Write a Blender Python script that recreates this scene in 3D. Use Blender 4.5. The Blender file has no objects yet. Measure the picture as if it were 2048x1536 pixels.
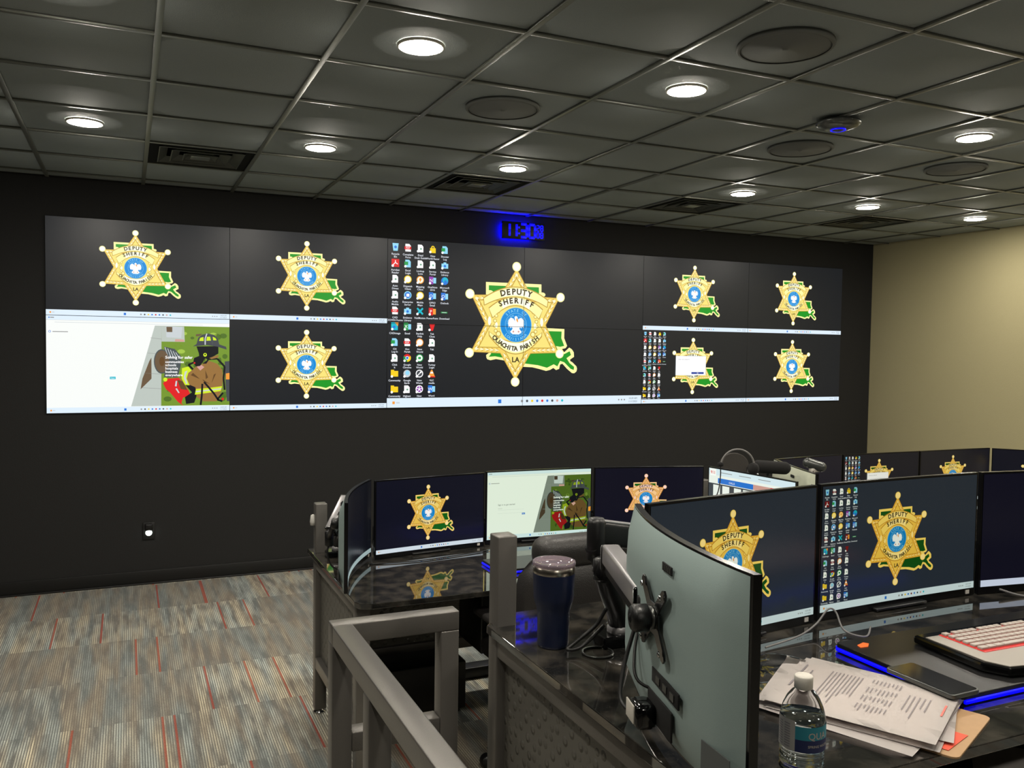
import bpy, bmesh, math, random
from mathutils import Vector, Matrix
random.seed(7)
PI = math.pi
S = bpy.context.scene
COL = S.collection

# ------------------------------------------------------------------ camera, world, exposure
cam_d = bpy.data.cameras.new('camera'); cam = bpy.data.objects.new('camera', cam_d); COL.objects.link(cam)
cam_d.sensor_width = 36.0; cam_d.lens = 36.0 * 1708.35 / 2048.0; cam_d.clip_start = 0.05
yaw, pit, rol = -0.4232352, -0.0420031, -0.0138482
Rz = Matrix.Rotation(yaw, 3, 'Z'); Rx = Matrix.Rotation(pit, 3, 'X'); Ry = Matrix.Rotation(rol, 3, 'Y')
Rc = Rz @ Rx @ Ry
M = Matrix((Rc.col[0], Rc.col[2], -Rc.col[1])).transposed().to_4x4()
M.translation = Vector((0.51449, -6.70134, 1.76159))
cam.matrix_world = M
S.camera = cam
w = bpy.data.worlds.new('world'); S.world = w; w.use_nodes = True
w.node_tree.nodes['Background'].inputs[0].default_value = (0.02, 0.02, 0.02, 1)
w.node_tree.nodes['Background'].inputs[1].default_value = 0.0
S.view_settings.view_transform = 'Standard'; S.view_settings.look = 'None'
S.view_settings.gamma = 1.0; S.view_settings.exposure = 0.0
S.view_settings.use_curve_mapping = False
LAMP_W = 262.0      # emission of the ceiling downlights

# ------------------------------------------------------------------ materials
def srgb(c):
    return tuple(((x/255.0)/12.92 if x/255.0 <= 0.04045 else ((x/255.0+0.055)/1.055)**2.4) for x in c)
def new_mat(name):
    m = bpy.data.materials.new(name); m.use_nodes = True
    return m, m.node_tree.nodes, m.node_tree.links, m.node_tree.nodes['Principled BSDF']
def mat(name, col, rough=0.5, metal=0.0, bump=0.0, bscale=80.0, spec=0.5, var=0.0, **kw):
    m, N, L, b = new_mat(name)
    c = srgb(col)
    b.inputs['Base Color'].default_value = (*c, 1); b.inputs['Roughness'].default_value = rough
    b.inputs['Metallic'].default_value = metal; b.inputs['Specular IOR Level'].default_value = spec
    for k, v in kw.items(): b.inputs[k.replace('_', ' ')].default_value = v
    tc = N.new('ShaderNodeTexCoord'); nz = N.new('ShaderNodeTexNoise'); nz.inputs['Scale'].default_value = bscale
    L.new(tc.outputs['Object'], nz.inputs['Vector'])
    if var:
        mx = N.new('ShaderNodeMix'); mx.data_type = 'RGBA'; L.new(nz.outputs['Fac'], mx.inputs['Factor'])
        mx.inputs[6].default_value = (*[x*(1-var) for x in c], 1); mx.inputs[7].default_value = (*[min(1, x*(1+var)) for x in c], 1)
        L.new(mx.outputs[2], b.inputs['Base Color'])
    if bump:
        bp = N.new('ShaderNodeBump'); bp.inputs['Strength'].default_value = bump; bp.inputs['Distance'].default_value = 0.002
        L.new(nz.outputs['Fac'], bp.inputs['Height']); L.new(bp.outputs['Normal'], b.inputs['Normal'])
    return m
def emat(name, col, st, base=(8, 8, 9), rough=0.35, sample=False, lin=False):
    m, N, L, b = new_mat(name)
    b.inputs['Base Color'].default_value = (*srgb(base), 1); b.inputs['Roughness'].default_value = rough
    b.inputs['Emission Color'].default_value = (*(col if lin else srgb(col)), 1); b.inputs['Emission Strength'].default_value = st
    m.cycles.emission_sampling = 'AUTO' if sample else 'NONE'
    return m

M_frame = mat('powder_coated_tube', (104, 101, 97), 0.30, 0.4, 0.2, 600)
M_wallblack = mat('matte_black_paint', (38, 38, 38), 0.75, 0, 0.3, 250, spec=0.25, var=0.06)
M_beige = mat('tan_painted_drywall', (166, 158, 122), 0.85, 0, 0.4, 180, var=0.04)
M_tile = mat('dark_acoustic_tile', (140, 147, 146), 0.8, 0, 0.4, 350, spec=0.3, var=0.05)
M_tbar = mat('painted_metal_grid', (112, 114, 106), 0.4, 0.3)
M_black = mat('black_plastic', (14, 14, 15), 0.38, 0, 0.15, 500)
M_gloss = mat('gloss_black_plastic', (8, 8, 9), 0.12)
M_bezel = mat('monitor_bezel', (10, 10, 12), 0.22)
M_silver = mat('grey_green_monitor_shell', (146, 164, 162), 0.5, 0.1, 0.1, 900)
M_alu = mat('brushed_aluminium', (166, 164, 166), 0.3, 0.55)
M_chrome = mat('chrome', (200, 200, 200), 0.15, 1.0)
M_leather = mat('black_leather', (40, 38, 37), 0.42, 0, 0.5, 220)
M_navy = mat('navy_powder_coat', (14, 26, 56), 0.36, 0.1, 0.2, 900)
M_steel = mat('stainless_steel', (190, 182, 170), 0.25, 1.0)
M_paper = mat('white_paper', (238, 230, 226), 0.8, var=0.02, bscale=20)
M_paperprint = mat('grey_print', (135, 128, 132), 0.8)
M_paperred = mat('red_print', (214, 120, 110), 0.8)
M_wood = mat('hardboard', (176, 140, 100), 0.6, var=0.08, bscale=60)
M_redcard = mat('orange_red_card', (232, 88, 62), 0.7)
M_rubber = mat('rubber_cable', (12, 12, 12), 0.5)
M_greycable = mat('grey_cable', (120, 118, 116), 0.45)
M_spk = mat('speaker_grille', (108, 110, 106), 0.85, 0, 0.6, 900)
M_vent = mat('diffuser_metal', (118, 120, 112), 0.4, 0.3)
M_void = mat('dark_duct', (6, 6, 6), 0.9)
M_keys = mat('silver_key_cap', (176, 166, 158), 0.45)
M_kbsilver = mat('silver_keyboard_deck', (158, 152, 144), 0.42, 0.3)
M_foam = mat('black_foam', (26, 25, 25), 0.95, 0, 0.8, 700)
M_white = mat('white_plastic', (205, 200, 190), 0.5)
M_metalgrey = mat('grey_metal', (92, 94, 92), 0.3, 0.7)
M_base = mat('black_vinyl_base', (20, 20, 20), 0.45)
M_sticker = mat('grey_sticker', (86, 90, 90), .6)
M_litshell = mat('pale_monitor_shell', (196, 200, 180), .5)  # paler copy of the monitor shell, stronger light put into its colour
M_label = mat('white_label', (190, 188, 182), 0.6)
E_lamp = emat('downlight_lens', (1.0, 0.93, 0.81), LAMP_W, (200, 200, 200), sample=True, lin=True)
E_blue = emat('blue_led', (0.0, 0.0, 1.0), 1.4, sample=True, lin=True)
E_bluehalo = emat('blue_clock_backlight', (0.0, 0.0, 1.0), 110.0, sample=True, lin=True)  # added emitter for the blue bloom around the clock
E_red = emat('red_backlight', (1.0, 0.06, 0.05), 0.55, (120, 20, 20), lin=True)
E_orange = emat('orange_led', (1.0, 0.16, 0.03), 1.2, lin=True)
E_night = emat('night_light_led', (0.9, 1.0, 0.9), 6.0, sample=True, lin=True)

def glassy(name, col, rough=0.02, ior=1.45, tr=1.0):
    m, N, L, b = new_mat(name)
    b.inputs['Base Color'].default_value = (*srgb(col), 1); b.inputs['Roughness'].default_value = rough
    b.inputs['IOR'].default_value = ior; b.inputs['Transmission Weight'].default_value = tr
    return m
M_clear = glassy('clear_plastic', (246, 248, 248), 0.02, 1.10)
M_water = glassy('water', (225, 240, 243), 0.0, 1.33)
M_lid = glassy('clear_lid', (225, 205, 220), 0.05, 1.4, 0.8)

def granite():
    m, N, L, b = new_mat('polished_black_granite')
    tc = N.new('ShaderNodeTexCoord')
    n1 = N.new('ShaderNodeTexNoise'); n1.inputs['Scale'].default_value = 14; n1.inputs['Detail'].default_value = 8
    n2 = N.new('ShaderNodeTexVoronoi'); n2.inputs['Scale'].default_value = 160
    for n in (n1, n2): L.new(tc.outputs['Object'], n.inputs['Vector'])
    r1 = N.new('ShaderNodeValToRGB'); r1.color_ramp.elements[0].position = .42; r1.color_ramp.elements[1].position = .75
    r1.color_ramp.elements[0].color = (.010, .010, .0095, 1); r1.color_ramp.elements[1].color = (.060, .053, .043, 1)
    L.new(n1.outputs['Fac'], r1.inputs[0])
    r2 = N.new('ShaderNodeValToRGB'); r2.color_ramp.elements[0].position = .0; r2.color_ramp.elements[1].position = .22
    r2.color_ramp.elements[0].color = (.06, .058, .05, 1); r2.color_ramp.elements[1].color = (0, 0, 0, 1)
    L.new(n2.outputs['Distance'], r2.inputs[0])
    ad = N.new('ShaderNodeMix'); ad.data_type = 'RGBA'; ad.blend_type = 'ADD'; ad.inputs['Factor'].default_value = 1
    L.new(r1.outputs[0], ad.inputs[6]); L.new(r2.outputs[0], ad.inputs[7]); L.new(ad.outputs[2], b.inputs['Base Color'])
    b.inputs['Roughness'].default_value = 0.03; b.inputs['IOR'].default_value = 1.95
    return m
M_granite = granite()

def carpet():
    m, N, L, b = new_mat('striped_carpet_tile')
    tc = N.new('ShaderNodeTexCoord'); sp = N.new('ShaderNodeSeparateXYZ'); L.new(tc.outputs['Object'], sp.inputs[0])
    def mth(op, a, c=None, d=None):
        n = N.new('ShaderNodeMath'); n.operation = op
        for i, v in enumerate((a, c, d)):
            if v is None: continue
            if isinstance(v, (int, float)): n.inputs[i].default_value = v
            else: L.new(v, n.inputs[i])
        return n.outputs[0]
    def comb(x, y, z=0.0):
        n = N.new('ShaderNodeCombineXYZ')
        for i, v in enumerate((x, y, z)):
            if isinstance(v, (int, float)): n.inputs[i].default_value = v
            else: L.new(v, n.inputs[i])
        return n.outputs[0]
    def white(v):
        n = N.new('ShaderNodeTexWhiteNoise'); n.noise_dimensions = '3D'; L.new(v, n.inputs['Vector']); return n.outputs['Value']
    def noise(v, sc=1.0, det=2.0):
        n = N.new('ShaderNodeTexNoise'); n.inputs['Scale'].default_value = sc; n.inputs['Detail'].default_value = det; L.new(v, n.inputs['Vector']); return n.outputs['Fac']
    X, Y = sp.outputs[0], sp.outputs[1]
    row = mth('FLOOR', mth('DIVIDE', mth('ADD', Y, 0.02), 0.6))
    rr = white(comb(row, 3.3, 1.1))
    tx = mth('FLOOR', mth('DIVIDE', mth('ADD', X, mth('MULTIPLY', rr, 0.6)), 0.6))
    tid = white(comb(tx, row, 5.5))
    st = mth('SINE', mth('MULTIPLY', X, 2*PI/0.0105))
    st = mth('MULTIPLY_ADD', st, 0.5, 0.5)
    band = mth('FLOOR', mth('DIVIDE', X, 0.0105))
    # blotches stretched along the pile direction, quantised per stripe so the edges step
    bl = noise(comb(mth('MULTIPLY', band, 0.30), mth('MULTIPLY', Y, 3.2), mth('MULTIPLY', tid, 30)), 1.0, 3)
    blm = N.new('ShaderNodeMapRange'); L.new(bl, blm.inputs[0]); blm.inputs[1].default_value = .36; blm.inputs[2].default_value = .62
    fine = noise(comb(mth('MULTIPLY', X, 260), mth('MULTIPLY', Y, 90), 0.0), 1.0, 2)
    contrast = mth('MULTIPLY_ADD', mth('POWER', tid, 1.6), 0.75, 0.22)
    fac = mth('MULTIPLY', mth('MULTIPLY', st, blm.outputs[0]), contrast)
    def mixc(f, a, c):
        n = N.new('ShaderNodeMix'); n.data_type = 'RGBA'
        if isinstance(f, float): n.inputs['Factor'].default_value = f
        else: L.new(f, n.inputs['Factor'])
        for i, v in ((6, a), (7, c)):
            if isinstance(v, tuple): n.inputs[i].default_value = (*v, 1)
            else: L.new(v, n.inputs[i])
        return n.outputs[2]
    hue = noise(comb(mth('MULTIPLY', band, .12), mth('MULTIPLY', Y, 1.1), 4.0), 1.0, 2)
    hm = N.new('ShaderNodeMapRange'); L.new(hue, hm.inputs[0]); hm.inputs[1].default_value = .4; hm.inputs[2].default_value = .62
    base = mixc(hm.outputs[0], srgb((126, 118, 108)), srgb((112, 116, 114)))
    light = mixc(hm.outputs[0], srgb((246, 236, 204)), srgb((222, 230, 222)))
    c1 = mixc(fac, base, light)
    dk = mth('MULTIPLY_ADD', fine, 0.9, 0.5)
    rnd = white(comb(band, row, 9.0))
    redl = mth('GREATER_THAN', rnd, 0.980)
    redc = mixc(white(comb(band, row, 2.0)), srgb((150, 66, 60)), srgb((168, 96, 76)))
    c2 = mixc(mth('MULTIPLY', redl, 0.85), c1, redc)
    hs = N.new('ShaderNodeMix'); hs.data_type = 'RGBA'; hs.blend_type = 'MULTIPLY'; hs.inputs['Factor'].default_value = 1
    L.new(c2, hs.inputs[6]); cc = comb(dk, dk, dk); L.new(cc, hs.inputs[7])
    L.new(hs.outputs[2], b.inputs['Base Color'])
    b.inputs['Roughness'].default_value = 0.95; b.inputs['Specular IOR Level'].default_value = 0.1
    bp = N.new('ShaderNodeBump'); bp.inputs['Strength'].default_value = .5; bp.inputs['Distance'].default_value = .003
    L.new(mth('MULTIPLY', st, fine), bp.inputs['Height']); L.new(bp.outputs[0], b.inputs['Normal'])
    return m
M_carpet = carpet()

def diamond_plate():
    m, N, L, b = new_mat('diamond_plate')
    b.inputs['Base Color'].default_value = (*srgb((98, 96, 90)), 1); b.inputs['Roughness'].default_value = .42; b.inputs['Metallic'].default_value = .25
    tc = N.new('ShaderNodeTexCoord'); vm = N.new('ShaderNodeMapping'); vm.inputs['Rotation'].default_value = (PI/4, PI/4, PI/4)
    L.new(tc.outputs['Object'], vm.inputs[0])
    v = N.new('ShaderNodeTexVoronoi'); v.inputs['Scale'].default_value = 34; v.inputs['Randomness'].default_value = .12
    L.new(vm.outputs[0], v.inputs['Vector'])
    r = N.new('ShaderNodeMapRange'); L.new(v.outputs['Distance'], r.inputs[0]); r.inputs[1].default_value = .22; r.inputs[2].default_value = .42
    r.inputs[3].default_value = 1; r.inputs[4].default_value = 0
    bp = N.new('ShaderNodeBump'); bp.inputs['Strength'].default_value = .9; bp.inputs['Distance'].default_value = .004
    L.new(r.outputs[0], bp.inputs['Height']); L.new(bp.outputs[0], b.inputs['Normal'])
    return m
M_plate = diamond_plate()

# ------------------------------------------------------------------ mesh helpers
class G:
    """collects shapes into one mesh with material slots"""
    def __init__(s): s.bm = bmesh.new(); s.mats = []
    def mi(s, m):
        if m not in s.mats: s.mats.append(m)
        return s.mats.index(m)
    def _fin(s, geom_faces, m, T=None, smooth=False):
        k = s.mi(m)
        for f in geom_faces: f.material_index = k; f.smooth = smooth
    def box(s, c, d, m, bev=0.0, T=None, seg=2, smooth=False):
        t = bmesh.new(); bmesh.ops.create_cube(t, size=1.0)
        for v in t.verts: v.co = Vector((v.co.x*d[0], v.co.y*d[1], v.co.z*d[2]))
        if bev: bmesh.ops.bevel(t, geom=t.edges[:], offset=bev, segments=seg, affect='EDGES', profile=.5)
        for v in t.verts: v.co += Vector(c)
        if T is not None: bmesh.ops.transform(t, matrix=T, verts=t.verts)
        s.merge(t, m, smooth or bev > 0); return s
    def merge(s, t, m, smooth=False):
        k = s.mi(m) if m is not None else None
        mp = {}
        for v in t.verts: mp[v] = s.bm.verts.new(v.co)
        for f in t.faces:
            try: nf = s.bm.faces.new([mp[v] for v in f.verts])
            except ValueError: continue
            nf.material_index = k if k is not None else f.material_index; nf.smooth = smooth
        t.free()
    def prism(s, pts, z0, z1, m, T=None, bev=0.0, smooth=False):
        t = bmesh.new(); lo = [t.verts.new((x, y, z0)) for x, y in pts]; hi = [t.verts.new((x, y, z1)) for x, y in pts]
        n = len(pts); t.faces.new(lo[::-1]); t.faces.new(hi)
        for i in range(n): t.faces.new((lo[i], lo[(i+1) % n], hi[(i+1) % n], hi[i]))
        bmesh.ops.recalc_face_normals(t, faces=t.faces)
        if bev: bmesh.ops.bevel(t, geom=t.edges[:], offset=bev, segments=2, affect='EDGES', profile=.5)
        if T is not None: bmesh.ops.transform(t, matrix=T, verts=t.verts)
        s.merge(t, m, smooth); return s
    def lathe(s, prof, m, n=32, c=(0, 0, 0), T=None, smooth=True, cap=True):
        t = bmesh.new(); rings = []
        for r, z in prof:
            rings.append([t.verts.new((r*math.cos(2*PI*i/n), r*math.sin(2*PI*i/n), z)) for i in range(n)] if r > 1e-6 else [t.verts.new((0, 0, z))])
        for a, b in zip(rings, rings[1:]):
            for i in range(n):
                j = (i+1) % n
                if len(a) == 1 and len(b) == 1: continue
                if len(a) == 1: t.faces.new((a[0], b[i], b[j]))
                elif len(b) == 1: t.faces.new((a[i], a[j], b[0]))
                else: t.faces.new((a[i], a[j], b[j], b[i]))
        if cap:
            for r in (rings[0], rings[-1]):
                if len(r) > 1:
                    try: t.faces.new(r)
                    except ValueError: pass
        bmesh.ops.recalc_face_normals(t, faces=t.faces)
        for v in t.verts: v.co += Vector(c)
        if T is not None: bmesh.ops.transform(t, matrix=T, verts=t.verts)
        s.merge(t, m, smooth); return s
    def tube(s, pts, r, m, n=10, smooth=True, steps=0):
        P = [Vector(p) for p in pts]
        if steps: P = catmull(P, steps)
        rad = r if isinstance(r, (list, tuple)) else [r]*len(P)
        if len(rad) != len(P): rad = [rad[0] + (rad[-1]-rad[0])*i/(len(P)-1) for i in range(len(P))]
        t = bmesh.new(); rings = []; up = None
        for i, p in enumerate(P):
            d = (P[min(i+1, len(P)-1)] - P[max(i-1, 0)]).normalized()
            if up is None:
                up = d.orthogonal().normalized()
            up = (up - d*up.dot(d)).normalized(); sd = d.cross(up)
            rings.append([t.verts.new(p + (up*math.cos(2*PI*k/n) + sd*math.sin(2*PI*k/n))*rad[i]) for k in range(n)])
        for a, b in zip(rings, rings[1:]):
            for k in range(n): t.faces.new((a[k], a[(k+1) % n], b[(k+1) % n], b[k]))
        t.faces.new(rings[0]); t.faces.new(rings[-1])
        bmesh.ops.recalc_face_normals(t, faces=t.faces)
        s.merge(t, m, smooth); return s
    def build(s, name, parent=None, loc=None):
        me = bpy.data.meshes.new(name); s.bm.to_mesh(me); s.bm.free()
        for m in s.mats: me.materials.append(m)
        o = bpy.data.objects.new(name, me); COL.objects.link(o)
        if parent is not None: o.parent = parent
        if loc is not None: o.location = loc
        return o
def catmull(P, k):
    out = []
    for i in range(len(P)-1):
        a, b, c, d = P[max(i-1, 0)], P[i], P[i+1], P[min(i+2, len(P)-1)]
        for j in range(k):
            t = j/k
            out.append(0.5*((2*b) + (c-a)*t + (2*a-5*b+4*c-d)*t*t + (3*b-a-3*c+d)*t**3))
    return out + [P[-1]]
def thing(name, label, cat, loc=(0, 0, 0), rz=0.0, group=None):
    o = bpy.data.objects.new(name, None); COL.objects.link(o); o.location = loc; o.rotation_euler = (0, 0, rz)
    o.empty_display_size = 0.05
    return tag(o, label, cat, group)
def tag(o, label, cat, group=None):
    o['label'] = label; o['category'] = cat
    if group: o['group'] = group
    return o
def struct(o): o['kind'] = 'structure'; return o
def dup(root, loc, rz, label):
    r = root.copy(); COL.objects.link(r); r.location = loc; r.rotation_euler = (0, 0, rz); r['label'] = label
    for ch in list(root.children):
        c = ch.copy(); COL.objects.link(c); c.parent = r
        for g in ch.children:
            d = g.copy(); COL.objects.link(d); d.parent = c
    return r
def frame_bar(g, a, b, t, m=M_frame, bev=.004):
    """square tube between two points along an axis"""
    a, b = Vector(a), Vector(b); c = (a+b)/2; d = b-a
    g.box(c, (abs(d.x)+t, abs(d.y)+t, abs(d.z)+(t if abs(d.z) < 1e-6 else 0)) if abs(d.z) < 1e-6 else (t, t, abs(d.z)), m, bev)

# ------------------------------------------------------------------ the room
ZC = 2.90
XL, XR, YF, YB = -2.2, 7.72, 0.03, -9.6
g = G(); g.box(((XL+XR)/2, (YF+YB)/2, -.05), (XR-XL+.4, YF-YB+.4, .1), M_carpet); struct(g.build('floor'))
g = G(); g.box(((XL+XR)/2, YF+.06, ZC/2), (XR-XL+.4, .12, ZC+.3), M_wallblack); struct(g.build('wall_front'))
g = G(); g.box((XR+.06, (YF+YB)/2, ZC/2), (.12, YF-YB, ZC+.3), M_beige); struct(g.build('wall_right'))
g = G(); g.box((XL-.06, (YF+YB)/2, ZC/2), (.12, YF-YB, ZC+.3), M_wallblack); struct(g.build('wall_left'))
g = G(); g.box(((XL+XR)/2, YB-.06, ZC/2), (XR-XL, .12, ZC+.3), M_wallblack); struct(g.build('wall_back'))
g = G(); g.box(((XL+XR)/2, YF-.006, .05), (XR-XL, .012, .1), M_base, .002).box(((XL+XR)/2, YF-.012, .006), (XR-XL, .024, .012), M_base, .004)
struct(g.build('baseboard_front'))
g = G(); g.box((XR-.006, (YF+YB)/2, .05), (.012, YF-YB-.05, .1), M_base, .002); struct(g.build('baseboard_right'))
# ceiling grid: origin, pitch taken from the photograph
CX, CY, SX, SY = 0.6225, -3.861, 0.6081, 0.6165
cols = range(-5, 12); rows = range(-10, 7)
VENTS = {(0, 4), (3, 4), (6, 4), (9, 4)}
g = G(); ZT = ZC + .006
for i in cols:
    for j in rows:
        if (i, j) in VENTS: continue
        x0, x1 = max(CX+i*SX, XL), min(CX+(i+1)*SX, XR); y0, y1 = max(CY+j*SY, YB), min(CY+(j+1)*SY, YF)
        if x1-x0 < .03 or y1-y0 < .03: continue
        g.box(((x0+x1)/2, (y0+y1)/2, ZT+.006), (x1-x0-.016, y1-y0-.016, .012), M_tile, .003)
g.box(((XL+XR)/2, (YF+YB)/2, ZC+.25), (XR-XL+.3, YF-YB+.3, .02), M_void)
struct(g.build('ceiling'))
g = G()
for i in cols:
    x = CX+i*SX
    if XL < x < XR: g.box((x, (YF+YB)/2, ZC), (.024, YF-YB, .010), M_tbar, .001)
struct(g.build('trim_1'))
g = G()
for j in rows:
    y = CY+j*SY
    if YB < y < YF: g.box(((XL+XR)/2, y, ZC+.0005), (XR-XL, .024, .009), M_tbar, .001)
struct(g.build('trim_2'))
def cell(c, r): return (CX+c*SX, CY+r*SY)

# ------------------------------------------------------------------ ceiling things
def downlight(label, c, r):
    x, y = cell(c, r)
    t = thing('recessed_downlight', label, 'ceiling light', (x, y, ZC), 0, 'downlights set in the black ceiling grid')
    g = G(); g.lathe([(.082, .004), (.082, -.006), (.086, -.007), (.090, -.003), (.090, .004)], M_white, 40, cap=False); g.build('trim_ring', t)
    g = G(); g.lathe([(.081, .001), (.081, -.005), (.06, -.010), (.03, -.013), (0, -.014)], E_lamp, 40, cap=False); g.build('lens', t)
    return t
DL = [(-.5, .5, 'round downlight cut by the top left edge of the photo'),
      (1.5, .5, 'large bright downlight left of centre, nearest round light in front of the grille speaker'),
      (-.5, 3.5, 'leftmost small downlight, left of the first ceiling vent'),
      (1.5, 3.5, 'downlight between the first and second ceiling vents'),
      (3.5, 3.5, 'downlight directly over the second ceiling vent, above the blue clock'),
      (3.5, .5, 'large bright downlight between the two nearer round speakers'),
      (6.5, .5, 'bright downlight near the right edge, right of the blue ringed device'),
      (6.5, 3.5, 'downlight beside the third ceiling vent'),
      (8.5, 3.5, 'downlight over the last ceiling vent on the right'),
      (10.5, 3.5, 'far right downlight close above the tan wall')]
for c, r, lb in DL: downlight(lb, c, r)
BL = 0
for c, r in [(-3.5, .5), (8.5, .5), (10.5, .5), (-.5, -2.5), (1.5, -2.5), (3.5, -2.5), (6.5, -2.5), (9.5, -2.5), (.5, -6.5), (4.5, -6.5), (8.5, -6.5)]:
    downlight('recessed round downlight in the ceiling outside the photographed view', c, r)
def speaker(label, c, r):
    x, y = cell(c, r)
    t = thing('ceiling_speaker', label, 'speaker', (x, y, ZC), 0, 'round grille speakers in the ceiling')
    g = G(); g.lathe([(.165, .006), (.176, .004), (.178, -.008), (.172, -.014), (.164, -.014)], M_spk, 48, cap=False); g.build('rim', t)
    g = G(); g.lathe([(.166, -.006), (.164, -.011), (.012, -.013), (.010, -.017), (0, -.017)], M_spk, 48, cap=False); g.build('grille', t)
speaker('round black ceiling speaker above the centre emblem, between two large downlights', 2.5, 1.5)
speaker('largest round ceiling speaker, at the upper right of the photo', 3.5, -.5)
speaker('round ceiling speaker just beyond the blue ringed device', 5.47, 1.47)
speaker('faint round ceiling speaker below the right hand bright downlight', 7.45, 1.42)
# access point with blue ring
x, y = cell(5.05, .6)
t = thing('wireless_access_point', 'grey disc device on the ceiling with a glowing blue ring', 'access point', (x, y, ZC))
g = G(); g.lathe([(.088, -.005), (.104, -.012), (.106, -.022), (.09, -.036), (.06, -.045), (.037, -.048)], M_metalgrey, 48, cap=True); g.build('housing', t)
g = G(); g.lathe([(.036, -.047), (.037, -.0515), (.032, -.0525), (.031, -.047)], E_blue, 40, cap=False); g.build('light_ring', t)
g = G(); g.lathe([(.030, -.045), (.030, -.050), (.02, -.054), (0, -.055)], M_metalgrey, 32, cap=False); g.build('centre_cap', t)
# four way diffusers
def vent(label, c, r):
    x, y = cell(c+.5, r+.5)
    t = thing('ceiling_vent', label, 'air vent', (x, y, ZC), 0, 'square air diffusers in the ceiling')
    h = SX/2-.014
    def ring(g, a, b, z0, z1, m, th=.003):
        # sloped square ring, outer half size a at z0 to inner half size b at z1
        t_ = bmesh.new()
        o = [t_.verts.new((sx*a, sy*a, z0)) for sx, sy in ((-1, -1), (1, -1), (1, 1), (-1, 1))]
        i_ = [t_.verts.new((sx*b, sy*b, z1)) for sx, sy in ((-1, -1), (1, -1), (1, 1), (-1, 1))]
        for k in range(4): t_.faces.new((o[k], o[(k+1) % 4], i_[(k+1) % 4], i_[k]))
        r_ = bmesh.ops.solidify(t_, geom=t_.faces[:], thickness=th)
        g.merge(t_, m)
    g = G(); ring(g, h, h-.05, .004, .003, M_void); ring(g, h-.05, h-.052, .003, .1, M_void); g.box((0, 0, .11), (2*h, 2*h, .004), M_void); g.build('duct_box', t)
    for k, a in enumerate((h-.055, h-.125, h-.195)):
        g = G(); ring(g, a, a-.05, -.004, .03, M_vent); ring(g, a+.004, a-.002, -.004, -.006, M_vent); g.build('louver', t)
    g = G(); g.box((0, 0, -.002), (.11, .11, .004), M_vent, .001); g.build('centre_plate', t)
vent('dark square air vent at far left, with torn openings over the leftmost screens', 0, 4)
vent('square air vent above the blue clock', 3, 4)
vent('square four way vent with bright nested frames, left of a small downlight', 6, 4)
vent('faint square vent near the tan wall, under the second last downlight', 9, 4)

# ------------------------------------------------------------------ screen graphics
PAL = {}     # colour name -> (srgb, factor)
def P(name, col, f=1.0): PAL[name] = (col, f)
P('bg', (6, 7, 12)); P('bar', (226, 242, 255), 1.0); P('white', (255, 255, 255), 1.1); P('txt', (235, 240, 250), .95)
P('gold', (248, 208, 92), 1.0); P('goldM', (250, 222, 112), 1.0); P('goldL', (255, 240, 150), 1.04); P('goldP', (255, 250, 206), 1.1); P('goldD', (206, 160, 60), .9); P('ball', (255, 246, 206), 1.15)
P('ink', (72, 58, 30), .8); P('green', (24, 156, 36), .95); P('seal', (0, 140, 220), 1.0); P('sealL', (120, 196, 236), 1)
P('red', (226, 30, 34)); P('yellow', (252, 212, 30)); P('orange', (250, 160, 60)); P('blue', (40, 120, 220)); P('teal', (20, 190, 210))
P('igreen', (40, 160, 80)); P('purple', (150, 60, 180)); P('cyan', (150, 220, 250)); P('grey', (150, 150, 150)); P('dgrey', (70, 74, 80)); P('lgrey', (205, 212, 216))
P('brick', (206, 216, 208), .85); P('brown', (128, 104, 78), .7); P('tan', (176, 130, 70), .75); P('tanD', (120, 84, 44), .7); P('leaf', (128, 164, 52), .85)
P('leafD', (94, 130, 44), .75); P('leafL', (170, 204, 78), .95); P('navyk', (14, 18, 30), .6); P('hivis', (214, 240, 40), 1); P('hgrey', (90, 100, 104), .7); P('pink', (226, 170, 160), .9)
P('boxblue', (10, 50, 150)); P('page', (250, 253, 250), 1.0)
_pal_cache = {}
PICS = ('leaf', 'leafD', 'leafL', 'red', 'brick', 'tan', 'tanD', 'brown', 'hgrey', 'hivis', 'green')
GOLDS = ('gold', 'goldM', 'goldL', 'goldP', 'goldD', 'ball')
def palette(key, bright, tint, bg, gold=(1, 1, 1), pic=1.0):
    """one emissive material per palette colour, for one class of display"""
    if key in _pal_cache: return _pal_cache[key]
    mats = []
    for n, (c, f) in PAL.items():
        lin = srgb(bg) if n == 'bg' else tuple(min(1.6, a*b*f*bright) for a, b in zip(srgb(c), tint))
        if n in PICS: lin = tuple(a*pic for a in lin)
        if n in GOLDS: lin = tuple(a*b for a, b in zip(lin, gold))
        mats.append(emat('display_%s_%s' % (key, n), lin, 1.0, (10, 10, 11), .33 if key == 'wall' else .22, sample=(n in ('white', 'bar', 'page')), lin=True))
    _pal_cache[key] = mats
    return mats
PN = {n: i for i, n in enumerate(PAL)}
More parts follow.
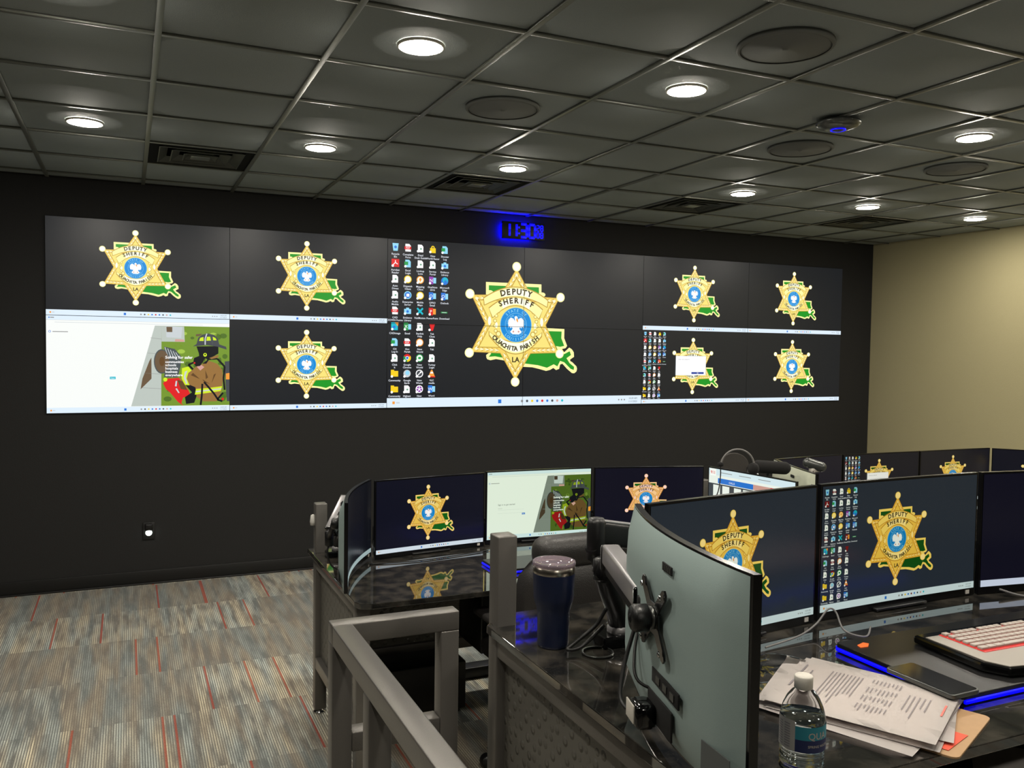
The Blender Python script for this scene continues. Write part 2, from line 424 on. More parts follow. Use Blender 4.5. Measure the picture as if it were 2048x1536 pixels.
class Art:
    """flat artwork: x to the right, y up, z = layer"""
    def __init__(s): s.bm = bmesh.new(); s.z = 0
    def poly(s, pts, c, z=None):
        vs = [s.bm.verts.new((x, y, s.z if z is None else z)) for x, y in pts]
        try: f = s.bm.faces.new(vs)
        except ValueError: return
        f.material_index = PN[c]
        f.normal_update()
        if f.normal.z < 0: f.normal_flip()
        if len(pts) > 4: bmesh.ops.triangulate(s.bm, faces=[f], ngon_method='EAR_CLIP')
    def rect(s, x0, y0, x1, y1, c, z=None): s.poly([(x0, y0), (x1, y0), (x1, y1), (x0, y1)], c, z)
    def disc(s, x, y, r, c, z=None, n=28, ry=None):
        ry = ry or r; s.poly([(x+r*math.cos(2*PI*k/n), y+ry*math.sin(2*PI*k/n)) for k in range(n)], c, z)
    def line(s, pts, w, c, z=None):
        for (x0, y0), (x1, y1) in zip(pts, pts[1:]):
            dx, dy = x1-x0, y1-y0; L = math.hypot(dx, dy) or 1; nx, ny = -dy/L*w/2, dx/L*w/2
            s.poly([(x0+nx, y0+ny), (x1+nx, y1+ny), (x1-nx, y1-ny), (x0-nx, y0-ny)], c, z)
    def text(s, body, x, y, h, c, z=None, align='CENTER', ang=0.0, bold=0.0, sx=1.0):
        me = textmesh(body, align, bold)
        ca, sa = math.cos(ang), math.sin(ang); zz = s.z if z is None else z
        vs = [s.bm.verts.new((x+(v.co.x*sx*ca-v.co.y*sa)*h, y+(v.co.x*sx*sa+v.co.y*ca)*h, zz)) for v in me.vertices]
        for p in me.polygons:
            try: f = s.bm.faces.new([vs[i] for i in p.vertices])
            except ValueError: continue
            f.material_index = PN[c]; f.normal_update()
            if f.normal.z < 0: f.normal_flip()
    def arctext(s, body, cx, cy, r, a0, a1, h, c, z=None, inward=False, bold=0.0):
        n = len(body)
        for k, ch in enumerate(body):
            if ch == ' ': continue
            a = a0+(a1-a0)*k/(n-1)
            s.text(ch, cx+r*math.cos(a), cy+r*math.sin(a), h, c, z, 'CENTER', a-PI/2 if not inward else a+PI/2, bold)
    def add(s, other, x=0, y=0, sc=1.0, dz=0):
        mp = {v: s.bm.verts.new((v.co.x*sc+x, v.co.y*sc+y, v.co.z+dz)) for v in other.bm.verts}
        for f in other.bm.faces:
            nf = s.bm.faces.new([mp[v] for v in f.verts]); nf.material_index = f.material_index
    def clip(s, x0, y0, x1, y1):
        for co, no in (((x0, 0, 0), (-1, 0, 0)), ((x1, 0, 0), (1, 0, 0)), ((0, y0, 0), (0, -1, 0)), ((0, y1, 0), (0, 1, 0))):
            bmesh.ops.bisect_plane(s.bm, geom=s.bm.verts[:]+s.bm.edges[:]+s.bm.faces[:], plane_co=co, plane_no=no, clear_outer=True, dist=1e-7)
        return s
    def copy(s): a = Art(); a.bm.free(); a.bm = s.bm.copy(); a.z = s.z; return a
    def cut(s, xs):
        for x in xs: bmesh.ops.bisect_plane(s.bm, geom=s.bm.verts[:]+s.bm.edges[:]+s.bm.faces[:], plane_co=(x, 0, 0), plane_no=(1, 0, 0), dist=1e-7)
_tc = {}
def textmesh(body, align='CENTER', bold=0.0):
    k = (body, align, bold)
    if k in _tc: return _tc[k]
    cu = bpy.data.curves.new('t', 'FONT'); cu.body = body; cu.align_x = align; cu.resolution_u = 2; cu.offset = bold; cu.fill_mode = 'FRONT'
    o = bpy.data.objects.new('t', cu); COL.objects.link(o)
    dg = bpy.context.evaluated_depsgraph_get(); dg.update()
    me = bpy.data.meshes.new_from_object(o.evaluated_get(dg))
    bpy.data.objects.remove(o); _tc[k] = me
    return me

def emblem():
    a = Art()
    outer = [(-0.574,0.713),(0.484,0.716),(0.498,-0.048),(0.955,-0.059),(0.954,-0.221),(1.016,-0.359),(0.985,-0.400),(0.912,-0.417),(0.959,-0.474),(1.059,-0.388),(1.115,-0.42),(1.153,-0.472),(1.160,-0.554),(1.081,-0.603),(1.085,-0.63),(1.129,-0.652),(1.214,-0.726),(1.225,-0.77),(1.215,-0.816),(1.17,-.85),(1.123,-0.846),(1.020,-0.770),(0.926,-0.678),(0.880,-0.694),(0.863,-0.771),(0.800,-0.792),(0.745,-0.755),(0.68,-.79),(0.601,-0.808),(0.474,-0.776),(0.331,-0.745),(0.154,-0.737),(-0.232,-0.625),(-0.369,-0.605),(-0.471,-0.626),(-0.53,-.61),(-0.548,-0.583),(-0.554,-0.536),(-0.507,-0.504),(-0.562,-0.208)]
    inner = [(-0.520,0.658),(0.435,0.661),(0.463,-0.101),(0.901,-0.104),(0.896,-0.222),(0.957,-0.360),(0.875,-0.377),(0.792,-0.365),(0.849,-0.483),(0.960,-0.506),(1.069,-0.453),(1.098,-0.521),(1.007,-0.579),(1.073,-0.669),(1.164,-0.734),(1.159,-0.791),(1.094,-0.770),(0.962,-0.653),(0.879,-0.629),(0.826,-0.727),(0.752,-0.690),(0.618,-0.752),(0.437,-0.707),(0.197,-0.681),(-0.093,-0.627),(-0.249,-0.580),(-0.387,-0.558),(-0.506,-0.567),(-0.464,-0.516),(-0.508,-0.207)]
    a.poly(outer, 'goldL', 0); a.poly(inner, 'green', 1)
    # six pointed star
    star = []; ins = []
    for k in range(12):
        an = PI/2 + k*PI/6; r = 1.0 if k % 2 == 0 else .578
        star.append((r*.965*math.cos(an) if k % 2 == 0 else r*math.cos(an), r*.965*math.sin(an) if k % 2 == 0 else r*math.sin(an)))
        r = .82 if k % 2 == 0 else .475; ins.append((r*math.cos(an), r*math.sin(an)))
    a.poly(star, 'gold', 2)
    a.line(star+[star[0]], .012, 'goldD', 3)
    ins2 = []
    a.poly(ins, 'goldD', 3)
    for k in range(12):
        an = PI/2 + k*PI/6; r = .79 if k % 2 == 0 else .462; ins2.append((r*math.cos(an), r*math.sin(an)))
    # inner field, drawn as six tips so that the leaf border reads
    a.poly(ins2, 'goldM', 4)
    for k in range(6):
        an = PI/2 + k*PI/3; tip = Vector((math.cos(an), math.sin(an)))
        for sg in (-1, 1):
            an2 = an + sg*PI/6; wst = Vector((math.cos(an2), math.sin(an2)))*.528
            t0 = tip*.86; d = (wst-t0); L = d.length; d.normalize(); nn = Vector((-d.y, d.x))
            for q in range(5):
                p0 = t0 + d*(L*(.12+.19*q))
                for s2 in (-1, 1):
                    e = p0 - d*.045 + nn*.034*s2
                    a.line([(p0.x, p0.y), (e.x, e.y)], .010, 'goldD', 5)
                    e2 = p0 - d*.075 + nn*.014*s2
                    a.line([(p0.x, p0.y), (e2.x, e2.y)], .009, 'goldP', 5)
        b = tip*1.0
        a.disc(b.x, b.y, .083, 'goldL', 5); a.disc(b.x, b.y, .068, 'ball', 6)
    # scrolls behind the seal
    for sx in (-1, 1):
        for k in range(7):
            an = PI/2 - sx*(.55+.22*k); r = .40
            a.disc(r*math.cos(an), r*math.sin(an), .035, 'goldD', 5, 10); a.disc(r*math.cos(an), r*math.sin(an), .024, 'goldL', 6, 10)
        a.disc(sx*.50, .05, .03, 'goldP', 6, 16, .075); a.disc(sx*.37, -.02, .025, 'goldP', 6, 16, .05)
        a.disc(sx*.33, -.17, .05, 'goldD', 5, 14); a.disc(sx*.33, -.17, .035, 'goldL', 6, 14)
    def band(xs, top, bot, c, z):
        a.poly([(x, y) for x, y in top]+[(x, y) for x, y in bot[::-1]], c, z)
    def para(x0, x1, yc, ye, n=16, xm=None):
        xm = xm or max(abs(x0), abs(x1)); return [(x0+(x1-x0)*k/n, ye+(yc-ye)*(1-((x0+(x1-x0)*k/n)/xm)**2)) for k in range(n+1)]
    # upper banner, two ribbons
    def ribbon(tx, tyc, tye, bx, byc, bye, z):
        T_ = para(-tx, tx, tyc, tye); B_ = para(-bx, bx, byc, bye)
        a.poly([(x*1.02, y+.016) for x, y in T_]+[(bx+.016, bye-.01)]+[(x, y-.016) for x, y in B_[::-1]]+[(-bx-.016, bye-.01)], 'goldD', z)
        a.poly(T_+B_[::-1], 'goldL', z+1)
        T2 = [p for p in T_ if abs(p[0]) < .33]; B2 = [p for p in B_ if abs(p[0]) < .33]
        a.poly([(x*.9, y-.02) for x, y in T2]+[(x*.9, y+.02) for x, y in B2[::-1]], 'goldP', z+2)
    ribbon(.51, .475, .262, .44, .335, .112, 6)
    ribbon(.61, .64, .43, .595, .485, .325, 9)
    for sx in (-1, 1): a.disc(sx*.50, .535, .065, 'goldL', 8, 16, .04)
    # lower banner
    T_ = para(-.50, .50, -.315, -.14); B_ = para(-.495, .495, -.505, -.19)
    a.poly([(x*1.03, y+.017) for x, y in T_]+[(x*1.03, y-.017) for x, y in B_[::-1]], 'goldD', 6); a.poly(T_+B_[::-1], 'goldL', 7)
    a.poly([(x*.8, y-.015) for x, y in T_ if abs(x) < .4]+[(x*.8, y+.025) for x, y in B_[::-1] if abs(x) < .4], 'goldP', 8)
    def parc(body, half, yc, ye, xm, h, bold):
        n = len(body); adv = []
        for k, ch in enumerate(body):
            x = -half + 2*half*k/(n-1); y = ye+(yc-ye)*(1-(x/xm)**2); sl = math.atan(-2*(yc-ye)*x/xm**2)
            if ch != ' ': a.text(ch, x, y, h, 'ink', 13, 'CENTER', sl, bold)
    parc('DEPUTY', .245, .520, .480, .28, .142, .038)
    parc('SHERIFF', .285, .370, .300, .31, .132, .038)
    parc('OUACHITA PARISH', .425, -.458, -.245, .45, .112, .038)
    a.text('LA', 0, -.655, .125, 'ink', 13, 'CENTER', 0, .03)
    # seal
    a.disc(0, -.008, .302, 'sealL', 9, 40); a.disc(0, -.008, .292, 'seal', 10, 40); a.disc(0, -.008, .208, 'sealL', 11, 36); a.disc(0, -.008, .200, 'seal', 12, 36)
    a.arctext('STATE OF', 0, -.008, .228, PI*.75, PI*.25, .068, 'cyan', 13, bold=.008)
    a.arctext('LOUISIANA', 0, -.008, .275, PI*1.24, PI*1.76, .068, 'cyan', 13, True, .008)
    a.arctext('UNION', 0, -.008, .150, PI*.95, PI*.62, .05, 'cyan', 13); a.arctext('JUSTICE', 0, -.008, .150, PI*.42, PI*.03, .046, 'cyan', 13)
    a.arctext('CONFIDENCE', 0, -.008, .186, PI*1.22, PI*1.78, .046, 'cyan', 13, True)
    for sx in (-1, 1):
        a.poly([(sx*.02, .05), (sx*.05, .10), (sx*.10, .115), (sx*.14, .08), (sx*.15, .02), (sx*.14, -.06), (sx*.12, -.03), (sx*.10, -.07), (sx*.08, -.04), (sx*.06, -.08), (sx*.0, -.06)], 'white', 14)
    a.poly([(-.03, .13), (0, .15), (.03, .12), (.035, .03), (.05, -.06), (.11, -.13), (.06, -.17), (-.06, -.17), (-.11, -.13), (-.05, -.06), (-.02, .04)], 'white', 15)
    a.poly([(.015, .12), (.04, .06), (.03, .03), (.0, .08)], 'orange', 16)
    for sx in (-1, 1): a.disc(sx*.05, -.125, .018, 'pink', 16, 8)
    return a
EMB = emblem()

def icon(a, kind, x, y, s):
    """desktop shortcut; x,y centre of the picture, s its size"""
    h = s/2; z = 2
    def page(c='white'):
        a.poly([(x-.38*s, y-h), (x+.38*s, y-h), (x+.38*s, y+.25*s), (x+.16*s, y+h), (x-.38*s, y+h)], c, z)
    if kind == 'page': page(); a.disc(x+.05*s, y-.05*s, .17*s, 'lgrey', z+1, 10); a.disc(x+.05*s, y-.05*s, .09*s, 'igreen', z+2, 8)
    elif kind == 'pdf': page(); a.rect(x-.5*s, y-.22*s, x+.42*s, y+.16*s, 'red', z+1); a.text('PDF', x-.03*s, y-.14*s, .33*s, 'white', z+2)
    elif kind == 'sheet': page('cyan'); a.rect(x-.5*s, y-.2*s, x+.02*s, y+.24*s, 'igreen', z+1)
    elif kind == 'bin': a.poly([(x-.3*s, y-h), (x+.3*s, y-h), (x+.42*s, y+h), (x-.42*s, y+h)], 'cyan', z); a.disc(x, y, .2*s, 'blue', z+1, 6)
    elif kind == 'lock': a.disc(x, y+.2*s, .26*s, 'yellow', z, 14); a.disc(x, y+.2*s, .12*s, 'dgrey', z+1, 10); a.rect(x-.4*s, y-h, x+.4*s, y+.15*s, 'yellow', z+2)
    elif kind == 'acro': a.rect(x-.52*s, y-.52*s, x+.52*s, y+.52*s, 'red', z); a.line([(x-.3*s, y-.25*s), (x, y+.05*s), (x, y+.35*s)], .1*s, 'white', z+1); a.line([(x, y+.05*s), (x+.32*s, y-.15*s)], .1*s, 'white', z+1)
    elif kind == 'case': a.rect(x-.48*s, y-.4*s, x+.48*s, y+.25*s, 'cyan', z); a.rect(x-.2*s, y+.2*s, x+.2*s, y+.42*s, 'cyan', z); a.disc(x, y-.08*s, .18*s, 'blue', z+1, 10)
    elif kind in ('cy', 'co', 'cb', 'cg', 'cr', 'cw', 'cp', 'cpin'):
        o, i_ = {'cy': ('yellow', 'goldP'), 'co': ('orange', 'goldP'), 'cb': ('cyan', 'blue'), 'cg': ('igreen', 'white'), 'cr': ('orange', 'white'), 'cw': ('white', 'dgrey'), 'cp': ('white', 'purple'), 'cpin': ('orange', 'goldP')}[kind]
        a.disc(x, y, .52*s, o, z, 22); a.disc(x, y, .40*s, i_, z+1, 20)
        if kind == 'cb': a.rect(x-.18*s, y-.2*s, x+.22*s, y+.18*s, 'white', z+2)
        if kind == 'cg': a.rect(x-.2*s, y-.16*s, x+.2*s, y+.16*s, 'igreen', z+2)
        if kind == 'cpin': a.poly([(x, y-.32*s), (x+.2*s, y+.1*s), (x, y+.3*s), (x-.2*s, y+.1*s)], 'orange', z+2)
        if kind == 'cw': a.line([(x-.26*s, y-.26*s), (x+.2*s, y+.2*s)], .12*s, 'white', z+2); a.disc(x+.18*s, y+.18*s, .13*s, 'white', z+2, 8)
        if kind == 'cp':
            for k in range(5):
                an = PI/2+k*PI*2/5; a.line([(x, y), (x+.42*s*math.cos(an), y+.42*s*math.sin(an))], .09*s, 'white', z+2)
    elif kind in ('note', 'out', 'xls', 'doc', 'ppt'):
        c = {'note': 'purple', 'out': 'blue', 'xls': 'igreen', 'doc': 'blue', 'ppt': 'red'}[kind]
        a.rect(x-.05*s, y-.38*s, x+.5*s, y+.38*s, 'cyan' if kind != 'ppt' else 'orange', z); a.rect(x-.5*s, y-h, x+.1*s, y+h, c, z+1)
        a.text({'note': 'N', 'out': 'O', 'xls': 'X', 'doc': 'W', 'ppt': 'P'}[kind], x-.2*s, y-.2*s, .6*s, 'white', z+2)
    elif kind == 'edge': a.disc(x, y, .52*s, 'blue', z, 22); a.disc(x+.08*s, y+.12*s, .38*s, 'teal', z+1, 18); a.disc(x+.1*s, y-.08*s, .2*s, 'blue', z+2, 12)
    elif kind == 'x':
        for p in ((-1, 1), (1, 1)): a.line([(x-.4*s*p[0], y-.4*s*p[1]), (x+.4*s*p[0], y+.4*s*p[1])], .24*s, 'teal', z)
    elif kind == 'wide': a.rect(x-.48*s, y-.18*s, x+.42*s, y+.02*s, 'igreen', z); a.rect(x-.35*s, y-.12*s, x+.3*s, y-.04*s, 'lgrey', z+1)
    elif kind == 'photo': a.rect(x-.5*s, y-h, x+.4*s, y+h, 'teal', z); a.poly([(x+.0*s, y+h), (x+.5*s, y+h), (x+.4*s, y)], 'orange', z+1); a.disc(x-.1*s, y-.1*s, .2*s, 'blue', z+1, 10)
    elif kind == 'tee': a.poly([(x-.4*s, y+.4*s), (x+.4*s, y+.4*s), (x+.3*s, y+.1*s), (x+.12*s, y-h), (x-.12*s, y-h), (x-.3*s, y+.1*s)], 'red', z)
    elif kind == 'chrome':
        for k, c in enumerate(('red', 'igreen', 'yellow')):
            a.poly([(x, y)]+[(x+.52*s*math.cos(PI/6+2*PI/3*k+2*PI/3*q/8), y+.52*s*math.sin(PI/6+2*PI/3*k+2*PI/3*q/8)) for q in range(9)], c, z)
        a.disc(x, y, .24*s, 'white', z+1, 14); a.disc(x, y, .18*s, 'blue', z+2, 12)
    elif kind == 'folder': a.rect(x-.5*s, y-.4*s, x+.5*s, y+.35*s, 'yellow', z); a.rect(x-.5*s, y+.3*s, x-.05*s, y+.5*s, 'yellow', z)
    elif kind == 'globe': a.disc(x, y, .5*s, 'lgrey', z, 20); a.disc(x+.05*s, y+.1*s, .3*s, 'cyan', z+1, 14)
    elif kind == 'cone': a.poly([(x-.5*s, y-h), (x+.5*s, y-h), (x+.1*s, y+h), (x-.1*s, y+h)], 'orange', z); a.poly([(x-.22*s, y+.02*s), (x+.22*s, y+.02*s), (x+.14*s, y+.24*s), (x-.14*s, y+.24*s)], 'white', z+1); a.rect(x-.5*s, y-h, x+.5*s, y-.35*s, 'red', z+1)
    if kind not in ('bin', 'wide', 'pdf'): a.disc(x-.36*s, y-.38*s, .17*s, 'white', z+4, 8)
ICONS = [['bin', 'pdf', 'page', 'lock', 'sheet'], ['acro', 'sheet', 'page', 'page', 'case'], ['page', 'cy', 'cpin', 'note', 'edge'],
         ['page', 'cb', 'cy', 'out', 'out'], ['pdf', 'case', 'x', 'ppt', 'wide'], ['photo', 'xls', 'page', 'tee'], ['sheet', 'pdf', 'cr', 'page'],
         ['page', 'chrome', 'cg', 'page'], ['folder', 'globe', 'cw', 'cone'], ['folder', 'page', 'cp', 'doc']]
NAMES = [['Recycle Bin', 'Complaint Form', 'Dead Desk Guide', 'New World Records', 'Shooter Log'], ['Acrobat Reader', 'Excel Login', 'Lookup Love', 'Service Portal', 'Evidence Library'],
         ['Auto Direct', 'Dispatch Client', 'Mapping Client', 'OneNote 2016', 'Microsoft Edge'], ['Audio Mobile', 'Enterprise Server', 'Mobile Maps', 'OPSO Email', 'Outlook'],
         ['CAD DOWN Forms', 'Evidence Library', 'NetMotion', 'PowerPoint', 'Download'], ['CADimage', 'Excel', 'Starlink Help', 'Tek Clues'],
         ['CH Log In', 'Gov Parish', 'New World', 'Tek'], ['Click it', 'Google Chrome', 'New World', 'Turkey Login'], ['Community', 'Google Earth', 'New World', 'VLC media'], ['Community', 'Highest', 'New World', 'Word']]
A16 = 16/9
def taskbar(a, detail=True):
    a.rect(0, 0, A16, .058, 'bar', 5)
    if not detail: return a
    a.rect(.035, .022, .05, .038, 'orange', 6); a.rect(.058, .026, .08, .034, 'lgrey', 6)
    a.rect(.72, .018, .742, .042, 'blue', 6)
    for k, c in enumerate(('grey', 'dgrey', 'yellow', 'blue', 'red', 'blue', 'dgrey', 'pink', 'teal')):
        x = .885+k*.036; a.disc(x, .03, .0085, c, 6, 8)
    a.text('10:29 AM', 1.745, .033, .017, 'dgrey', 6, 'RIGHT'); a.text('11/1/2023', 1.745, .012, .017, 'dgrey', 6, 'RIGHT')
    for k in range(3): a.disc(1.60+k*.022, .03, .006, 'grey', 6, 6)
    return a
def wallpaper(icons=False, dialog=False, isc=1.0, simple=False, blank=False):
    a = Art(); a.rect(0, 0, A16, 1, 'bg', 0)
    if not blank: a.add(EMB, .470*A16, .514, .362, 1)
    taskbar(a, not simple)
    if icons:
        for r, rw in enumerate(ICONS):
            for c, k in enumerate(rw):
                x, y = .047+c*.0775*1.0, .952-r*.0935*1.0
                icon(a, k, x*isc, y, .045*isc)
                nm = NAMES[r][c].split(' '); l1 = nm[0]; l2 = ' '.join(nm[1:])
                a.text(l1[:10], x*isc, y-.046, .0155*isc, 'txt', 2, bold=.015)
                if l2: a.text(l2[:11], x*isc, y-.062, .0155*isc, 'txt', 2, bold=.015)
    if dialog:
        a.rect(.545, .385, 1.055, .655, 'lgrey', 20); a.rect(.55, .39, 1.05, .65, 'white', 21)
        a.text('Enter your password', .59, .60, .022, 'dgrey', 22, 'LEFT'); a.rect(.81, .405, 1.02, .43, 'boxblue', 22)
        a.text('OK', .915, .41, .02, 'white', 23)
        a.rect(.59, .55, .98, .552, 'lgrey', 22)
    return a
def login_page(faint=False):
    a = Art(); a.rect(0, 0, A16, 1, 'page', 0)
    a.rect(0, .955, A16, 1, 'bar', 1); a.rect(.04, .972, .075, .982, 'grey', 2); a.disc(.03, .977, .007, 'blue', 2, 8); a.rect(0, .95, A16, .953, 'lgrey', 2)
    a.rect(.08, .928, 1.5, .932, 'lgrey', 2)
    a.disc(.035, .835, .012, 'blue', 2, 10); a.disc(.035, .835, .008, 'page', 3, 10); a.rect(.06, .830, .20, .838, 'grey', 2)
    if not faint:
        a.text('Sign in to get started', .18, .50, .034, 'dgrey', 2, 'LEFT'); a.text('Username', .18, .45, .018, 'grey', 2, 'LEFT')
        a.rect(.18, .43, .62, .432, 'lgrey', 2); a.rect(.18, .38, .62, .382, 'lgrey', 2)
    a.rect(.585, .348, .64, .374, 'teal' if faint else 'blue', 3); a.text('Next', .612, .354, .018, 'white', 4)
    def cv(x, y): return ((.574+x/1280*.426)*A16, 1-(.084+(y-94)/1374*.854))
    def q(pts, c, z): a.poly([cv(*p) for p in pts], c, z)
    def dd(x, y, r, c, z, n=18, ry=None): X, Y = cv(x, y); a.disc(X, Y, r*.426*A16/1280, c, z, n, (ry or r)*.854/1374)
    q([(100, 94), (1280, 94), (1280, 1468), (100, 1468)], 'leaf', 1)
    for k in range(90):
        rx, ry = random.uniform(130, 1240), random.uniform(110, 1440)
        if (560 < ry < 1060 and rx < 500) or ry < 165 or ry > 1400 or rx > 1200: continue
        dd(rx, ry, random.uniform(25, 75), random.choice(['leafD', 'leafL', 'leaf', 'leafD', 'leaf']), 2 + (k % 3)*.3, 9, random.uniform(18, 60))
    q([(0, 94), (110, 94), (100, 1468), (-395, 1468)], 'brick', 4)
    for yy in (300, 560, 900, 1150): q([(-20-(yy)*.18, yy), (108, yy+20), (108, yy+26), (-20-yy*.18, yy+6)], 'grey', 5)
    q([(-95, 700), (-60, 640), (-60, 1000), (-240, 1180), (-210, 1000)], 'brown', 5)
    q([(110, 94), (490, 100), (500, 365), (110, 365)], 'brick', 5); q([(185, 100), (460, 110), (440, 300), (190, 290)], 'lgrey', 6); q([(190, 110), (290, 110), (290, 200), (195, 200)], 'brown', 7); q([(340, 320), (490, 325), (490, 362), (330, 362)], 'pink', 7)
    q([(150, 450), (330, 490), (440, 620), (430, 780), (380, 980), (150, 980), (180, 600)], 'hgrey', 6)
    for k in range(5): q([(160+k*45, 460+k*22), (172+k*45, 460+k*22), (230+k*45, 640), (215+k*45, 640)], 'lgrey', 7)
    dd(110, 705, 130, 'hgrey', 7, 28, 210); dd(115, 705, 118, 'brown', 8, 28, 190); dd(115, 705, 45, 'tanD', 9, 18, 80)
    # red rescue tool
    q([(130, 1080), (200, 1000), (400, 985), (560, 1200), (600, 1290), (470, 1330), (440, 1420), (470, 1468), (380, 1400), (250, 1240), (180, 1180)], 'red', 10)
    q([(330, 1130), (345, 1040), (370, 1040), (360, 1135)], 'lgrey', 11); q([(340, 1175), (365, 1165), (410, 1245), (390, 1250)], 'lgrey', 11); q([(370, 1020), (480, 1050), (540, 1200), (430, 1180)], 'tanD', 11)
    dd(170, 1015, 35, 'hivis', 11, 10)
    # jacket and arm
    q([(800, 740), (920, 690), (1060, 740), (1150, 850), (1160, 1000), (1140, 1200), (1050, 1400), (820, 1400), (700, 1320), (680, 1150), (600, 1115), (480, 1080), (430, 1000), (450, 880), (480, 800), (620, 850), (690, 790)], 'tan', 12)
    for l in ([(850, 850), (900, 980), (860, 1010)], [(1040, 910), (960, 1080), (1000, 930)], [(640, 900), (760, 1010), (600, 940)], [(800, 1010), (940, 1100), (830, 1060)]): q(l, 'tanD', 13)
    q([(500, 1100), (690, 1120), (720, 1250), (660, 1420), (520, 1440), (500, 1320), (620, 1240)], 'navyk', 11)
    q([(700, 790), (780, 760), (835, 800), (765, 860)], 'pink', 14)
    q([(450, 820), (560, 790), (615, 860), (560, 900), (530, 1000), (580, 1115), (500, 1110), (445, 1000)], 'hivis', 14); q([(500, 880), (545, 860), (510, 960), (545, 1090), (520, 1090), (480, 990)], 'lgrey', 15)
    q([(690, 1180), (900, 1165), (1145, 1135), (1120, 1220), (900, 1250), (670, 1280)], 'hivis', 14); q([(690, 1215), (900, 1195), (1130, 1170), (1128, 1190), (900, 1215), (685, 1240)], 'lgrey', 15)
    # straps, air bottle
    q([(1190, 700), (1280, 690), (1280, 1400), (1230, 1400), (1205, 1100)], 'dgrey', 14); q([(1212, 910), (1280, 900), (1280, 1015), (1212, 1015)], 'orange', 15)
    for l in ([(900, 660), (1060, 650), (1190, 790), (1170, 1000), (1190, 1200)], [(830, 1060), (1000, 1260), (1080, 1380)], [(800, 1090), (790, 1300), (770, 1460)], [(1160, 1250), (1060, 1370), (1150, 1400)], [(700, 700), (560, 760), (640, 840)]):
        a.line([cv(*p) for p in l], .02, 'navyk', 16)
    q([(660, 640), (760, 600), (830, 700), (760, 780), (690, 790), (640, 720)], 'navyk', 15)
    q([(780, 760), (850, 640), (890, 670), (830, 720)], 'leafL', 17)
    # head and helmet
    q([(700, 440), (1080, 430), (1080, 560), (930, 650), (870, 740), (760, 740), (740, 560)], 'navyk', 17)
    q([(920, 640), (1080, 580), (1080, 630), (960, 660)], 'tan', 18)
    q([(640, 440), (700, 400), (730, 290), (800, 235), (900, 212), (1000, 235), (1070, 300), (1095, 400), (1215, 440), (1225, 490), (1060, 440), (880, 415)], 'dgrey', 18)
    q([(745, 345), (765, 290), (820, 275), (825, 345)], 'hivis', 19); q([(870, 340), (880, 270), (935, 268), (950, 335)], 'hivis', 19); q([(990, 330), (980, 268), (1030, 290), (1050, 330)], 'hivis', 19)
    a.line([cv(850, 410), cv(850, 300), cv(880, 215)], .012, 'lgrey', 20); a.line([cv(980, 400), cv(960, 290), cv(900, 215)], .01, 'hgrey', 20)
    q([(690, 230), (800, 218), (760, 260), (690, 265)], 'brown', 19); dd(848, 585, 32, 'hivis', 19, 12); dd(848, 580, 14, 'navyk', 20, 8); dd(665, 728, 16, 'red', 19, 8); dd(1155, 1360, 24, 'red', 19, 8)
    for k, (tx, yy) in enumerate((('Solving for safer', 655), ('communities', 730), ('schools', 785), ('hospitals', 842), ('business', 900), ('everywhere', 957))):
        X, Y = cv(170, yy); a.text(tx, X, Y, .042 if k == 0 else .036, 'white', 24, 'LEFT', bold=.02)
    taskbar(a)
    return a
def phone_page():
    a = Art(); a.rect(0, 0, A16, 1, 'page', 0); a.rect(0, .9, A16, 1, 'bar', 1)
    a.rect(.02, .88, .16, 1, 'page', 2); a.rect(.03, .89, .15, .99, 'white', 3); a.text('911', .09, .915, .07, 'red', 4, bold=.02)
    for k in range(3): a.rect(.25+k*.4, .945, .5+k*.4, .955, 'grey', 2)
    a.rect(.2, .78, .95, .86, 'blue', 2); a.text('CALLS', .5, .80, .045, 'white', 3); a.rect(.95, .78, 1.3, .86, 'pink', 2); a.rect(1.3, .78, 1.7, .86, 'red', 2)
    a.rect(0, .06, 1.7, .77, 'dgrey', 2)
    for k, x in enumerate((.1, .3, .55, .74)): a.rect(x, .2, x+.15, .75, 'page', 3); a.text('Line', x+.075, .52, .04, 'grey', 4)
    a.rect(1.05, .45, 1.25, .68, 'igreen', 3); a.rect(1.38, .3, 1.6, .7, 'red', 3)
    taskbar(a, False); return a
ART = {'blank': wallpaper(simple=True, blank=True), 'badge': wallpaper(), 'badge_s': wallpaper(simple=True), 'desk': wallpaper(True), 'desk_dlg': wallpaper(True, True), 'login': login_page(), 'login_wall': login_page(True), 'phones': phone_page()}
LZ = 0.00022
def art_object(art, name, parent, fn, pal, sx=1.0):
    me = bpy.data.meshes.new(name); bm = art.bm
    for v in bm.verts: v.co = fn(v.co)
    bm.to_mesh(me); bm.free()
    for m in pal: me.materials.append(m)
    o = bpy.data.objects.new(name, me); COL.objects.link(o); o.parent = parent
    return o

